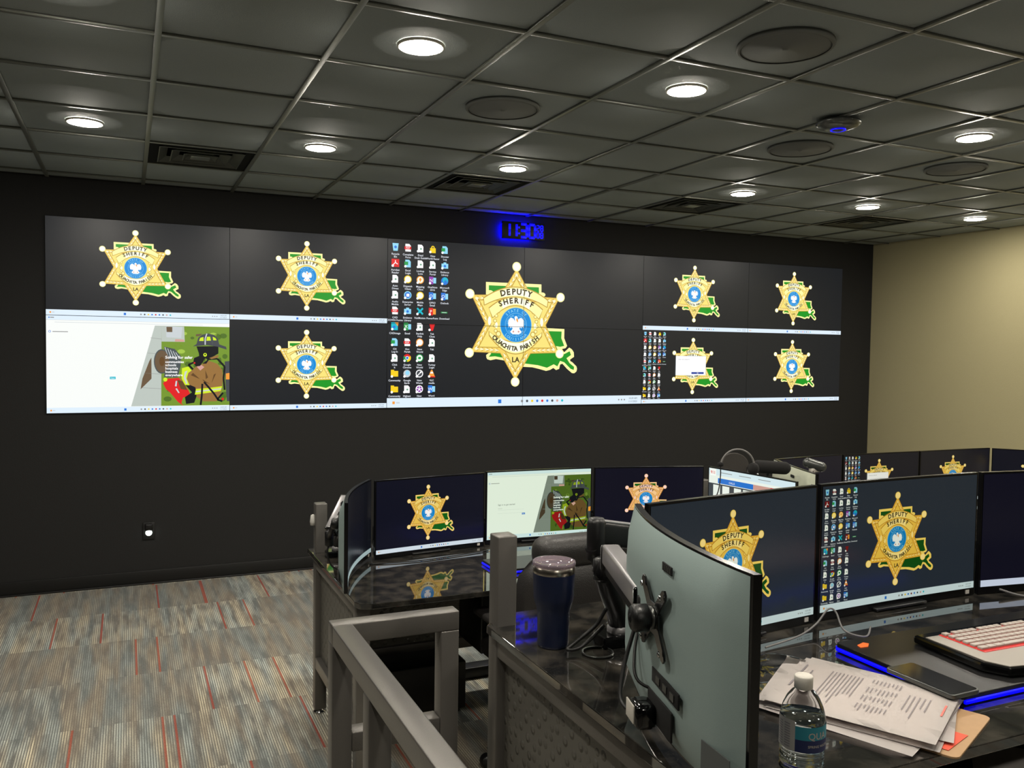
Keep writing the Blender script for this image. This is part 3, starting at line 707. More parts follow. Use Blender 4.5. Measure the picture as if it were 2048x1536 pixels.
# ------------------------------------------------------------------ the video wall: 6 x 2 panels
PW, PH, ZTOP = 1.2136, .6836, 2.63
PAL_W = palette('wall', 1.0, (1.0, 1.0, 1.0), (24, 27, 32), (1.02, 1.10, 1.30))  # background lifted to grey: screen glare painted into the colour
def wall_panel(c, r, art, label):
    x0, z0 = c*PW, ZTOP-(r+1)*PH
    t = thing('video_wall_panel', label, 'display', (x0+PW/2, YF-.002, z0+PH/2), 0, 'twelve displays of the video wall')
    g = G(); g.box((0, -.008, 0), (PW-.001, .012, PH-.001), M_black, .001); g.build('housing', t)
    e = .0018
    a = art.copy(); a.clip(e/PH, e/PH, A16-e/PH, 1-e/PH)
    sx = PW/A16
    art_object(a, 'screen', t, lambda co: Vector((co.x*sx-PW/2, -.0146-LZ*co.z, co.y*PH-PH/2)), PAL_W)
for lb, c, r, k in [('top left wall display showing a gold sheriff star on grey', 0, 0, 'badge'), ('top wall display with a gold star, second from the left', 1, 0, 'badge'),
                    ('white wall display showing a firefighter photo, bottom left', 0, 1, 'login_wall'), ('bottom wall display with a gold star, beside the firefighter picture', 1, 1, 'badge'),
                    ('top wall display with a gold star, right of the large star', 4, 0, 'badge'), ('top right corner wall display with a small gold star', 5, 0, 'badge'),
                    ('wall display with rows of shortcut icons and a white dialog over its star', 4, 1, 'desk_dlg'), ('bottom right corner wall display with a gold star', 5, 1, 'badge')]:
    wall_panel(c, r, ART[k], lb)
big = Art(); big.add(ART['desk'], 0, 0, 2.0)
for lb, c, r in [('upper left quarter of the large star picture, with rows of icons', 2, 0), ('upper right quarter of the large star picture, under the clock', 3, 0),
                 ('lower left quarter of the large star picture, with yellow folder icons', 2, 1), ('lower right quarter of the large star picture, with green coast', 3, 1)]:
    a = Art(); a.add(big, -(c-2)*A16, -(1-r)); 
    wall_panel(c, r, a, lb)
# ------------------------------------------------------------------ digital clock above the wall
t = thing('wall_clock', 'glowing blue digital clock on the wall above the centre screens', 'clock', (3.61, YF, 2.765))
g = G(); g.box((0, -.05, 0), (.40, .022, .145), M_black, .004); g.build('case', t)
SEG = {'1': 'bc', '3': 'abgcd', '0': 'abcdef', '2': 'abged', '8': 'abcdefg'}
def digit(g, ch, x, z, w_, h_, th):
    S_ = {'a': (0, h_/2, 1), 'g': (0, 0, 1), 'd': (0, -h_/2, 1), 'b': (w_/2, h_/4, 0), 'c': (w_/2, -h_/4, 0), 'f': (-w_/2, h_/4, 0), 'e': (-w_/2, -h_/4, 0)}
    for k in SEG[ch]:
        dx, dz, hz = S_[k]
        g.box((x+dx, -.0615, z+dz), (w_*.95 if hz else th, .003, th if hz else h_*.46), E_blue, .0008)
for a_ in [('1', -.155, 0, .045, .105, .020), ('1', -.09, 0, .045, .105, .020), ('3', 0.0, 0, .055, .110, .022), ('0', .078, 0, .055, .110, .022),
           ('2', .135, .03, .022, .046, .010), ('8', .170, .03, .022, .046, .010), ('0', .135, -.03, .022, .046, .010), ('8', .170, -.03, .022, .046, .010)]:
    g = G(); digit(g, *a_); g.build('digit', t)
g = G(); g.box((-.045, -.0615, .025), (.014, .003, .014), E_blue); g.build('colon_dot', t)
g = G(); g.box((-.045, -.0615, -.025), (.014, .003, .014), E_blue); g.build('colon_dot', t)
g = G(); g.box((-.05, -.022, -.005), (.28, .012, .115), E_bluehalo, .002); g.build('backlight', t)  # glowing box added out of sight behind the case, imitates lens bloom

# ------------------------------------------------------------------ wall outlet with night light
t = thing('wall_outlet', 'black wall outlet with a small glowing night light, low on the left', 'outlet', (.65, YF, .39))
g = G(); g.box((0, -.004, 0), (.08, .008, .125), M_base, .002); g.build('cover_plate', t)
g = G(); g.box((0, -.02, .03), (.05, .03, .05), M_black, .006); g.build('night_light', t)
g = G(); g.lathe([(.0, .006), (.018, .004), (.022, 0), (.022, -.004)], E_night, 20, T=Matrix.Translation((0, -.030, -.008)) @ Matrix.Rotation(PI/2, 4, 'X')); g.build('lens', t)

# ------------------------------------------------------------------ consoles
def console(name, label, x0, x1, yb, yf, zf, zt, bc=0.001):
    """worktop from x0..x1, back edge yb, user edge yf; floor zf, top surface zt"""
    t = thing(name, label, 'desk', ((x0+x1)/2, (yb+yf)/2, zf), 0, 'dispatch desks')
    ox, oy = (x0+x1)/2, (yb+yf)/2
    L = lambda x, y: (x-ox, y-oy)
    H = zt-zf; g = G(); c = .055
    pts = [L(x0+bc, yb), L(x0, yb-bc), L(x0, yf+c), L(x0+.012, yf+.018), L(x0+c, yf), L(x1-c, yf), L(x1, yf+c), L(x1, yb)]
    g.prism(pts, H-.022, H, M_granite, bev=.0025); g.build('worktop', t)
    T = .055; lx = (x0+.045, x1-.045); ly = (yb-.0725, yf+.115)
    for a, x in enumerate(lx):
        for b_, y in enumerate(ly):
            px, py = L(x, y); top = H+.232 if b_ == 0 else H-.022
            g = G(); g.box((px, py, (top+.02)/2), (T, T, top-.02), M_frame, .004); g.build('post' if b_ == 0 else 'leg', t)
            g = G(); g.lathe([(.030, 0), (.030, .008), (.014, .014), (.012, .03)], M_chrome, 20, c=(px, py, 0)); g.build('levelling_foot', t)
    # rails
    g = G()
    for x in lx:
        a_ = L(x, ly[0]); b_ = L(x, ly[1])
        for z in (H-.05, .25): g.box((a_[0], (a_[1]+b_[1])/2, z), (T*.96, abs(b_[1]-a_[1]), T), M_frame, .003)
    for y in (ly[0],):
        a_ = L(lx[0], y); b_ = L(lx[1], y)
        for z in (H-.05, .25): g.box(((a_[0]+b_[0])/2, a_[1], z), (abs(b_[0]-a_[0]), T*.96, T), M_frame, .003)
    g.build('frame_rail', t)
    for x in lx:
        a_ = L(x, ly[0]); b_ = L(x, ly[1]); g = G()
        g.box((a_[0], (a_[1]+b_[1])/2, (H+.2)/2), (.006, abs(b_[1]-a_[1])-T, H-.30), M_plate); g.build('side_panel', t)
    a_ = L(lx[0], ly[0]); b_ = L(lx[1], ly[0]); g = G()
    g.box(((a_[0]+b_[0])/2, a_[1], (H+.2)/2), (abs(b_[0]-a_[0])-T, .006, H-.30), M_plate); g.build('back_panel', t)
    return t
ZF, ZN, TIER = .78, 1.05, .28
console('dispatch_console', 'black granite topped desk on the lower floor at the left, carrying the firefighter monitor', 1.305, 3.62, -2.57, -3.555, 0, ZF)
console('dispatch_console', 'black granite topped desk in the far right corner, mostly hidden behind monitors', 3.66, 6.0, -2.57, -3.555, 0, ZF)
console('dispatch_console', 'nearest raised black granite topped desk with the tumbler and papers', 1.352, 3.70, -4.63, -5.66, TIER, ZN, .075)
# raised tier under the near console
g = G(); g.box(((1.02+XR)/2, (-4.56+YB)/2, TIER/2), (XR-1.02, -YB-4.56, TIER), M_carpet, 0); struct(g.build('floor_2'))

# ------------------------------------------------------------------ guard rail
def railing():
    t = thing('guard_rail', 'grey square tube handrail in the foreground, beside the near desk', 'railing', (1.012, -4.54, 0))
    T = .052; zt = 1.05
    X0, X1, Y0, Y1 = 0, .292, 0, -1.75   # local
    g = G(); g.box(((X0+X1)/2, Y0, zt-T/2), (X1-X0+T, T, T), M_frame, .0035); g.build('top_rail', t)
    g = G(); g.box((X0, (Y0+Y1)/2-T/2, zt-T/2), (T, Y0-Y1, T), M_frame, .0035); g.build('top_rail', t)
    for x, y in ((X0, Y0), (X1, Y0), (X0, -.36), (X0, -.95), (X0, Y1)):
        z0 = 0 if y >= 0 else TIER
        g = G(); g.box((x, y, (zt-T+z0)/2), (T, T, zt-T-z0), M_frame, .0035); g.build('baluster', t)
    g = G(); g.box(((X0+X1)/2, Y0, .765-T/2), (X1-X0-T, T, T), M_frame, .0035); g.box((X0, (Y0+Y1)/2, .42), (T, Y0-Y1-T, T), M_frame, .0035); g.build('lower_rail', t)
railing()

# ------------------------------------------------------------------ curved monitors
def curve_fn(W, R):
    return lambda x: -(x*x)/(2*R)       # towards the viewer (-y) at the edges
def monitor(name, label, loc, ang, W, H, art, pal, R=1.45, stand='stand', group='widescreen desk monitors', silver=True, shell=None, detail=False):
    """local: screen faces -y, bottom at z=0"""
    t = thing(name, label, 'monitor', loc, ang, group)
    cf = curve_fn(W, R); n = 18
    xs = [-W/2+W*i/n for i in range(n+1)]
    def slab(z0, z1, f0, f1, m, hw=None):
        hw = hw or W/2; b = bmesh.new(); X = [-hw+2*hw*i/n for i in range(n+1)]
        V = [[b.verts.new((x, cf(x)+f(x), z)) for z in (z0, z1) for f in (f0, f1)] for x in X]
        for p, q in zip(V, V[1:]):
            for i0, i1 in ((0, 2), (2, 3), (3, 1), (1, 0)): b.faces.new((p[i0], q[i0], q[i1], p[i1]))
        b.faces.new([V[0][i] for i in (0, 1, 3, 2)]); b.faces.new([V[-1][i] for i in (0, 2, 3, 1)])
        bmesh.ops.recalc_face_normals(b, faces=b.faces)
        return b
    g = G(); g.merge(slab(0, H, lambda x: 0, lambda x: .014, None), M_bezel); g.build('bezel', t)
    # back shell: tapered, lightly crowned
    b = bmesh.new(); nz = 8; V = []
    hw = W/2-.006
    for i in range(n+1):
        x = -hw+2*hw*i/n; row_ = []
        for j in range(nz+1):
            z = .004+(H-.008)*j/nz; ex = 1-abs(x)/hw; ez = 1-abs(2*j/nz-1)
            d = .0146 + .022*min(1, (min(ex*6, 1))*(min(ez*3.2, 1)))**.6
            row_.append(b.verts.new((x, cf(x)+d, z)))
        V.append(row_)
    for i in range(n):
        for j in range(nz): b.faces.new((V[i][j], V[i][j+1], V[i+1][j+1], V[i+1][j]))
    bmesh.ops.recalc_face_normals(b, faces=b.faces)
    g = G(); g.merge(b, shell or M_silver, True); bs = g.build('back_shell', t)
    # back details
    g = G(); yb = .037
    zp = H*.315
    g = G(); g.box((-.075, yb-.001, zp), (.13, .004, .026), M_void, .001)
    for k in range(3): g.box((-.115+k*.035, yb+.001, zp), (.018, .004, .012), M_metalgrey)
    g.build('port_bay', bs)
    if detail:
        g = G(); g.box((-.015, yb+.018, H*.125), (.055, .040, .045), M_gloss, .012, seg=3); g.box((-.010, yb+.039, H*.135), (.042, .003, .032), M_white, .001); g.box((-.05, yb-.001, H*.16), (.12, .004, .05), M_void, .001); g.build('stand_socket', bs)
    g = G(); g.box((-.070, yb+cf(.07), H*.875), (.045, .0025, .014), M_void)
    for k in range(5): g.box((-.086+k*.008, yb+cf(.07)+.0014, H*.875), (.004, .001, .008), M_metalgrey)
    g.build('logo', bs)
    g = G(); xs_ = -W/2+.046; g.box((0, 0, 0), (.075, .0016, .055), M_sticker, T=Matrix.Translation((xs_, yb+cf(xs_)-.0003, H*.15)) @ Matrix.Rotation(math.atan(-xs_/R), 4, 'Z')); g.build('rating_sticker', bs)
    # screen
    m_ = .006; chin = .022; a = art.copy(); sx = (W-2*m_)/A16; sz = H-m_-chin
    a.cut([A16*i/14 for i in range(1, 14)])
    art_object(a, 'screen', t, lambda co: Vector((co.x*sx-W/2+m_, cf(co.x*sx-W/2+m_)-.0012-LZ*co.z, co.y*sz+chin)), pal)
    g = G(); g.box((W/2-.03, cf(W/2-.03)-.0012, chin/2), (.014, .002, .011), M_white); g.build('sticker', t)
    if stand == 'stand':
        g = G(); g.box((0, .055, H*.42), (.05, .02, H*.55), M_black, .004); g.box((0, .05, .005+.0), (.20, .13, .008), M_black, .003); g.build('stand', t)
    return t
PAL_M = palette('far', .80, (1.0, .97, .94), (9, 11, 27), (1.0, .86, .62), .42)
PAL_P = palette('farpink', .80, (1.0, .95, .95), (9, 9, 26), (1.05, .80, 1.05), .42)
PAL_L = palette('login', .84, (.90, 1.0, .84), (9, 10, 24), (1, 1, 1), .45)
PAL_N = palette('near', .62, (.96, 1.0, .86), (28, 36, 44), (1.12, .88, .50), .28)
PAL_R = palette('right', .62, (1.0, .98, .94), (12, 12, 28))
def ends(a, b):
    """centre, angle and width for a monitor whose screen runs left end a -> right end b (seen by its user)"""
    ax, ay = a; bx, by = b
    return ((ax+bx)/2, (ay+by)/2), math.atan2(by-ay, bx-ax), math.hypot(bx-ax, by-ay)
def place(label, a, b, z, H, art, pal, **kw):
    c, an, W = ends(a, b)
    kw.setdefault('R', 8.0); R_ = kw['R']; sag = (W/2)**2/(2*R_)
    # a,b are the front edge corners; shift the centre back by the sagitta
    nx, ny = -math.sin(an), math.cos(an)
    return monitor('curved_monitor', label, (c[0]+nx*sag, c[1]+ny*sag, z), an, W, H, ART[art], pal, **kw)
zf = ZF+.002
M0 = place('monitor at the far left desk turned almost edge on, beside a grey arm', (1.295, -3.43), (1.535, -2.875), ZF+.012, .358, 'blank', palette('dim', .45, (.9, 1, .9), (10, 12, 20)), stand='', R=1.45)
place('lower desk monitor with a gold star on navy, left of the white page', (1.545, -2.905), (2.118, -2.828), zf, .364, 'badge', PAL_M)
place('monitor showing a white login page and a firefighter', (2.137, -2.805), (2.718, -2.838), zf, .365, 'login', PAL_L)
place('monitor with a pinkish star, right of the white login page', (2.735, -2.835), (3.320, -2.985), zf, .363, 'badge', PAL_P)
place('white call screen monitor turned sideways, behind the headset', (3.335, -3.005), (3.405, -3.585), zf, .365, 'phones', palette('call', .9, (.95, 1.0, .93), (12, 12, 16)))
# right hand far station
B0 = place('small silver backed monitor turned away, behind the black microphone', (3.683, -3.44), (3.895, -2.89), ZF+.012, .358, 'blank', PAL_M, stand='', R=4.0, shell=M_litshell)
place('dark monitor in the far right group, partly behind the silver back', (3.905, -2.88), (4.468, -2.82), zf, .364, 'blank', PAL_R)
place('far right group monitor with rows of icons and a dialog over its star', (4.478, -2.82), (5.108, -2.83), zf, .360, 'desk_dlg', palette('farR', .66, (1, 1, .9), (12, 13, 24), (1.05, .9, .6), .3))
place('far right group monitor with only a small star, beside the one with icons', (5.116, -2.832), (5.752, -2.842), zf, .360, 'badge_s', palette('farR', 1, 1, 1))
place('rightmost monitor of the far group, cut by the photo edge', (5.762, -2.85), (6.13, -3.33), zf, .358, 'badge_s', palette('farR', 1, 1, 1))
# near station
N1 = place('large curved monitor seen from its silver back in the foreground', (1.354, -5.733), (1.500, -5.184), 1.078, .360, 'blank', PAL_N, stand='', R=1.25, detail=True)
place('near monitor with a large star, partly hidden by the silver backed one', (1.585, -5.085), (2.160, -5.005), ZN+.002, .362, 'badge', PAL_N)
place('near monitor with rows of icons beside a large gold star', (2.172, -5.005), (2.797, -4.985), ZN+.002, .363, 'desk', PAL_N)
place('near monitor at the right edge with a blank dark screen', (2.808, -4.99), (3.41, -5.09), ZN+.002, .363, 'badge_s', palette('navy', .66, (1, .95, 1), (9, 9, 24)))

# ------------------------------------------------------------------ monitor arms
def arm(label, base, elbow, top, tip, plate, pdir, cat='monitor arm'):
    """dual link desk arm; all points in world space"""
    base, elbow, top, tip, plate, pdir = map(Vector, (base, elbow, top, tip, plate, pdir)); pdir.normalize()
    t = thing('monitor_arm', label, cat, base, 0, 'gas spring monitor arms'); o = base
    g = G(); g.prism([(-.06, -.035), (.045, -.035), (.06, -.01), (.06, .03), (-.045, .045), (-.06, .02)], 0, .028, M_gloss, bev=.006, smooth=False)
    g.lathe([(.03, .026), (.03, .04), (.024, .05)], M_alu, 24); g.build('base_clamp', t)
    g = G(); g.tube([(0, 0, .03), (elbow-o)*.12+Vector((0, 0, .05)), (elbow-o)*.6+Vector((0, 0, .02)), elbow-o], [.026, .024], M_black, 14, steps=5); g.build('lower_link', t)
    g = G(); e = elbow-o; tp = top-o
    g.tube([e+Vector((0, 0, -.02)), tp], .019, M_black, 16); g.lathe([(.021, -.025), (.021, .02), (.012, .026)], M_black, 20, c=tuple(e)); g.build('elbow', t)
    # spring link: U shaped aluminium cover
    tp2 = top-o; ti = tip-o; d = (ti-tp2); L = d.length; X = d.normalized(); Z = Vector((0, 0, 1)); Y = Z.cross(X).normalized(); Zz = X.cross(Y)
    T = Matrix((X, Y, Zz)).transposed().to_4x4(); T.translation = (tp2+ti)/2
    g = G(); g.box((0, 0, .004), (L, .040, .046), M_alu, .006, T=T, seg=3)
    g.box((0, 0, -.026), (L*.92, .030, .030), M_black, .006, T=T); g.build('spring_link', t)
    g = G(); g.box((L/2-.001, 0, -.004), (.012, .046, .060), M_gloss, .006, T=T); g.build('end_cap', t)
    g = G(); g.box((-L/2+.001, 0, -.004), (.012, .046, .060), M_black, .006, T=T); g.build('end_cap', t)
    g = G(); k = ti+X*.018
    g.lathe([(.017, -.05), (.019, -.045), (.019, .012), (.013, .018)], M_black, 20, c=tuple(k)); g.lathe([(.007, .018), (.007, .021)], M_alu, 12, c=tuple(k)); g.build('pivot', t)
    pl = plate-o
    g = G(); g.tube([k+Vector((0, 0, -.02)), pl-pdir*.035], .012, M_black, 12)
    Tt = pdir.to_track_quat('Z', 'Y').to_matrix().to_4x4(); Tt.translation = pl
    g.lathe([(.020, -.042), (.024, -.036), (.024, -.014), (.016, -.010)], M_black, 24, T=Tt); g.lathe([(.020, -.010), (.020, -.002)], M_metalgrey, 24, T=Tt); g.build('tilt_head', t)
    # X shaped mounting plate
    hor = Z.cross(pdir).normalized(); Tp = Matrix((hor, Z, pdir)).transposed().to_4x4(); Tp.translation = pl
    pts = []
    for q in range(4):
        an = PI/4+q*PI/2
        for da, r in ((-.16, .030), (-.14, .075), (-.06, .083), (.06, .083), (.14, .075), (.16, .030)):
            pts.append((r*math.cos(an+da*(1 if r > .05 else 2.6)), r*math.sin(an+da*(1 if r > .05 else 2.6))))
    g = G(); g.prism(pts, -.004, 0.0, M_gloss, T=Tp, bev=.001)
    for q in range(4):
        an = PI/4+q*PI/2
        g.lathe([(.006, -.008), (.004, -.010), (0, -.0105)], M_chrome, 12, c=(.068*math.cos(an), .068*math.sin(an), 0), T=Tp)
    g.build('mounting_plate', t)
    return t
def back_point(m, up=.61, off=.042, side=-.03):
    """world point and inward direction at the back of a monitor"""
    an = m.rotation_euler[2]; n_ = Vector((-math.sin(an), math.cos(an), 0))
    H_ = .36; return Vector(m.location)+n_*off+Vector((math.cos(an), math.sin(an), 0))*side+Vector((0, 0, H_*up)), -n_
pN, dN = back_point(N1)
arm('black and aluminium monitor arm behind the large silver backed monitor', (1.60, -4.945, ZN), (1.525, -4.985, 1.25), (1.520, -5.03, 1.290), (1.405, -5.350, 1.288), pN, dN)
p0, d0 = back_point(M0)
arm('grey monitor arm at the far left desk, behind the edge on monitor', (1.41, -2.76, ZF), (1.43, -2.84, .95), (1.41, -2.92, 1.075), (1.318, -3.02, .955), p0, d0)
p1, d1 = back_point(B0)
arm('monitor arm holding the small silver backed monitor in the far right group', (3.80, -2.80, ZF), (3.72, -2.86, .97), (3.66, -2.95, 1.10), (3.60, -3.10, 1.04), p1, d1)
# second arm link rising over the near base and running to the neighbouring monitor
t = thing('monitor_arm', 'thick black arm arching behind the silver backed monitor toward the next one', 'monitor arm', (1.66, -4.86, ZN), 0, 'gas spring monitor arms')
o_ = Vector((1.66, -4.86, ZN))
g = G(); g.lathe([(.04, 0), (.04, .012), (.028, .02), (.022, .03)], M_gloss, 24); g.build('base_clamp', t)
g = G(); g.tube([(0, 0, .02), Vector((1.60, -4.90, 1.18))-o_, Vector((1.535, -4.925, 1.29))-o_], [.024, .022], M_black, 14, steps=4); g.build('lower_link', t)
def blockbar(g, a, b, wd, ht, m, bev=.008):
    a, b = Vector(a), Vector(b); d = b-a; L = d.length; X = d.normalized(); Y = Vector((0, 0, 1)).cross(X).normalized(); Z = X.cross(Y)
    T = Matrix((X, Y, Z)).transposed().to_4x4(); T.translation = (a+b)/2; g.box((0, 0, 0), (L, wd, ht), m, bev, T=T, seg=3)
g = G(); g.lathe([(.021, -.04), (.023, -.02), (.023, .05), (.018, .060), (.010, .062)], M_black, 24, c=tuple(Vector((1.543, -4.925, 1.295))-o_)); g.build('elbow', t)
g = G(); blockbar(g, Vector((1.535, -4.925, 1.322))-o_, Vector((1.83, -4.90, 1.265))-o_, .040, .060, M_black, .012); g.build('spring_link', t)
g = G(); blockbar(g, Vector((1.55, -4.925, 1.350))-o_, Vector((1.80, -4.902, 1.302))-o_, .028, .004, M_alu, .001); g.build('cover_strip', t)
g = G(); blockbar(g, Vector((1.83, -4.90, 1.26))-o_, Vector((1.862, -4.985, 1.235))-o_, .03, .03, M_black, .005); g.box(tuple(Vector((1.862, -4.990, 1.235))-o_), (.1, .008, .1), M_black, .002); g.build('mounting_plate', t)

# ------------------------------------------------------------------ black channels added to block the wall's reflection under the monitors
for lb, x0, x1, y, z in (('low black cable trough on the near desk behind its monitors', 1.95, 3.62, -4.80, ZN), ('low black cable trough on the lower left desk behind its monitors', 1.62, 3.50, -2.64, ZF)):
    t = thing('cable_trough', lb, 'cable trough', ((x0+x1)/2, y, z))
    g = G(); w2 = (x1-x0)/2
    g.box((0, 0, .004), (2*w2, .09, .006), M_black); g.box((0, -.043, .045), (2*w2, .004, .088), M_black); g.box((0, .043, .045), (2*w2, .004, .088), M_black); g.build('channel', t)
    for sx in (-1, 1):
        g = G(); g.box((sx*w2, 0, .045), (.006, .092, .09), M_gloss, .001); g.build('end_plate', t)
# ------------------------------------------------------------------ cables
def cable(name, label, pts, r, m, steps=8):
    g = G(); g.tube(pts, r, m, 8, steps=steps); return tag(g.build(name), label, 'cable')
cable('power_cable', 'black cable looping from the arm down to the ports of the silver backed monitor', [(1.39, -5.345, 1.245), (1.355, -5.36, 1.17), (1.335, -5.385, 1.12), (1.345, -5.43, 1.115), (1.385, -5.468, 1.145)], .004, M_rubber)
cable('video_cable', 'thinner black cable hanging beside the tilt head of the silver backed monitor', [(1.395, -5.35, 1.25), (1.365, -5.38, 1.20), (1.352, -5.415, 1.165), (1.388, -5.455, 1.150)], .003, M_rubber)
cable('cable_bundle', 'black cables looping off the base of the near monitor arm', [(1.545, -4.975, 1.15), (1.52, -4.97, 1.11), (1.47, -4.965, 1.075), (1.445, -4.97, 1.062), (1.48, -4.975, 1.066), (1.545, -4.965, 1.105)], .0045, M_rubber)
cable('power_cable', 'black cable loop below the grey arm at the far left desk', [(1.325, -3.03, .93), (1.300, -3.04, .88), (1.305, -3.05, .83), (1.33, -3.06, .80), (1.375, -3.07, .805)], .004, M_rubber)
cable('display_cable', 'grey cable looping down in front of the gap between the near monitors', [(1.90, -5.12, ZN+.006), (2.02, -5.10, ZN+.012), (2.10, -5.075, 1.075), (2.145, -5.068, 1.105), (2.165, -5.075, 1.098), (2.160, -5.11, 1.062), (2.19, -5.15, ZN+.005), (2.26, -5.10, ZN+.005)], .0024, M_greycable)
cable('display_cable', 'thin black cable along the desk under the navy star monitor', [(1.50, -2.98, ZF+.004), (1.75, -3.0, ZF+.004), (2.1, -2.93, ZF+.004)], .003, M_rubber)
cable('display_cable', 'thin grey cable on the desk below the blank right hand monitor', [(2.86, -5.02, ZN+.02), (2.92, -5.06, ZN+.004), (3.05, -5.09, ZN+.004), (3.2, -5.06, ZN+.004)], .003, M_greycable)
t = tag((lambda g: (g.lathe([(.035, -.001), (.038, .001), (.038, .004), (.034, .004)], M_metalgrey, 32, cap=False), g.build('cable_grommet', None, (1.515, -4.99, ZN+.001)))[1])(G()), 'thin round grommet ring in the near desk beside the arm base', 'grommet')

# ------------------------------------------------------------------ tumbler
t = thing('tumbler', 'navy insulated tumbler with steel rim and clear lid on the near desk', 'cup', (1.443, -4.90, ZN))
g = G(); g.lathe([(0, 0), (.034, 0), (.0365, .003), (.0375, .008), (.039, .085), (.0415, .094), (.047, .112), (.0485, .120), (.0505, .178)], M_navy, 48, cap=False); body = g.build('cup_body', t)
g = G(); g.lathe([(.0504, .178), (.0507, .179), (.0507, .195), (.049, .196), (.049, .178)], M_steel, 48, cap=False); g.build('steel_rim', t)
g = G(); g.lathe([(.0490, .190), (.0515, .197), (.0520, .201), (.0510, .2055), (.0465, .206), (.044, .199), (.0, .198)], M_lid, 48, cap=False); ld = g.build('lid', t)
g = G(); g.box((-.012, -.02, .2005), (.03, .016, .005), M_lid, .002); g.build('slider', ld)
def on_cyl(a, r, ang0, zc, sx, name, parent, m):
    me_a = a; b = bmesh.new()
g = G()
for k in range(4): 
    an = -PI/2 + .95 + k*.05; g.box((.0497*math.cos(an), .0497*math.sin(an), .146-k*.001), (.0012, .0014, .045), M_metalgrey, T=None)
g.build('logo_mark', t)

# ------------------------------------------------------------------ water bottle
bx, by = 1.548, -5.617
t = thing('water_bottle', 'clear plastic water bottle with white cap and blue label', 'bottle', (bx, by, ZN))
prof = [(0, .004), (.020, .002), (.030, .0), (.034, .006)]
z = .006
for k in range(4): prof += [(.0335, z+.004), (.0366, z+.007), (.0366, z+.009)]; z += .0105
prof += [(.0362, z+.003), (.0372, .052), (.0372, .096), (.0362, .106), (.0325, .120), (.0265, .133), (.0190, .143), (.0140, .147), (.0135, .151)]
g = G(); g.lathe(prof, M_clear, 48, cap=False); bd = g.build('bottle_body', t)
g = G(); g.lathe([(0, .006)] + [(r-.0012, zz) for r, zz in prof[3:] if zz < .100] + [(.0352, .104), (0, .104)], M_water, 40, cap=False); g.build('water', t)
g = G(); g.lathe([(.0138, .148), (.0152, .149), (.0152, .168), (.0138, .170), (0, .170)], M_white, 32); g.build('cap', t)
def wrap(g, a0, a1, z0, z1, r, m, n=14):
    b = bmesh.new(); V = []
    for i in range(n+1):
        a = a0+(a1-a0)*i/n; V.append((b.verts.new((r*math.cos(a), r*math.sin(a), z0)), b.verts.new((r*math.cos(a), r*math.sin(a), z1))))
    for p, q in zip(V, V[1:]): b.faces.new((p[0], q[0], q[1], p[1]))
    g.merge(b, m, True)
M_lab1 = mat('label_teal', (36, 132, 150), .5); M_lab2 = mat('label_navy', (22, 34, 84), .5); M_lab3 = mat('label_white', (176, 170, 164), .5)
g = G(); f0 = math.atan2(-6.7-by, .5145-bx)     # towards the camera
wrap(g, f0-.30, f0+1.9, .074, .096, .0377, M_lab1); wrap(g, f0-.30, f0+1.9, .053, .074, .0377, M_lab2); wrap(g, f0-1.45, f0-.30, .053, .104, .0377, M_lab3)
for k in range(2):
    for q in range(10): wrap(g, f0-1.25+k*.42, f0-.95+k*.42, .058+q*.0042, .0597+q*.0042, .0380, M_paperprint, 3)
def wraptext(g, body, a0, z, h, m, r=.0380):
    me = textmesh(body, 'LEFT', .01); b = bmesh.new()
    vs = [b.verts.new((r*math.cos(a0+v.co.x*h/r), r*math.sin(a0+v.co.x*h/r), z+v.co.y*h)) for v in me.vertices]
    for p in me.polygons:
        try: b.faces.new([vs[i] for i in p.vertices])
        except ValueError: pass
    g.merge(b, m)
wraptext(g, 'QUA', f0+.25, .076, .016, M_lab3); wraptext(g, 'SPRING WATER', f0+.25, .062, .006, M_lab3)
g.build('label', t)

# ------------------------------------------------------------------ clipboard and papers
def rotm(x, y, z, a): return Matrix.Translation((x, y, z)) @ Matrix.Rotation(a, 4, 'Z')
t = thing('clipboard', 'brown hardboard clipboard under the papers on the near desk', 'clipboard', (1.872, -5.476, ZN), math.radians(24.0))
g = G(); pts = [(-.125, -.15), (-.11, -.165)] ; 
def rrect(w_, h_, r, n=4):
    out = []
    for cx_, cy_, a0 in ((w_/2-r, h_/2-r, 0), (-w_/2+r, h_/2-r, PI/2), (-w_/2+r, -h_/2+r, PI), (w_/2-r, -h_/2+r, 1.5*PI)):
        for k in range(n+1): out.append((cx_+r*math.cos(a0+PI/2*k/n), cy_+r*math.sin(a0+PI/2*k/n)))
    return out
g.prism(rrect(.235, .36, .014), 0, .004, M_wood, bev=.0008); g.build('board', t)
g = G(); g.box((0, .165, .007), (.10, .02, .006), M_metalgrey, .002); g.build('clip', t)
tag((lambda g: (g.prism([(-.045, -.05), (.045, -.06), (.05, .045), (-.04, .05)], 0, .0006, M_redcard, T=rotm(0, 0, 0, .42)), g.build('card', None, (1.868, -5.597, ZN+.0048)))[1])(G()), 'bright orange red card poking out on the clipboard', 'card')
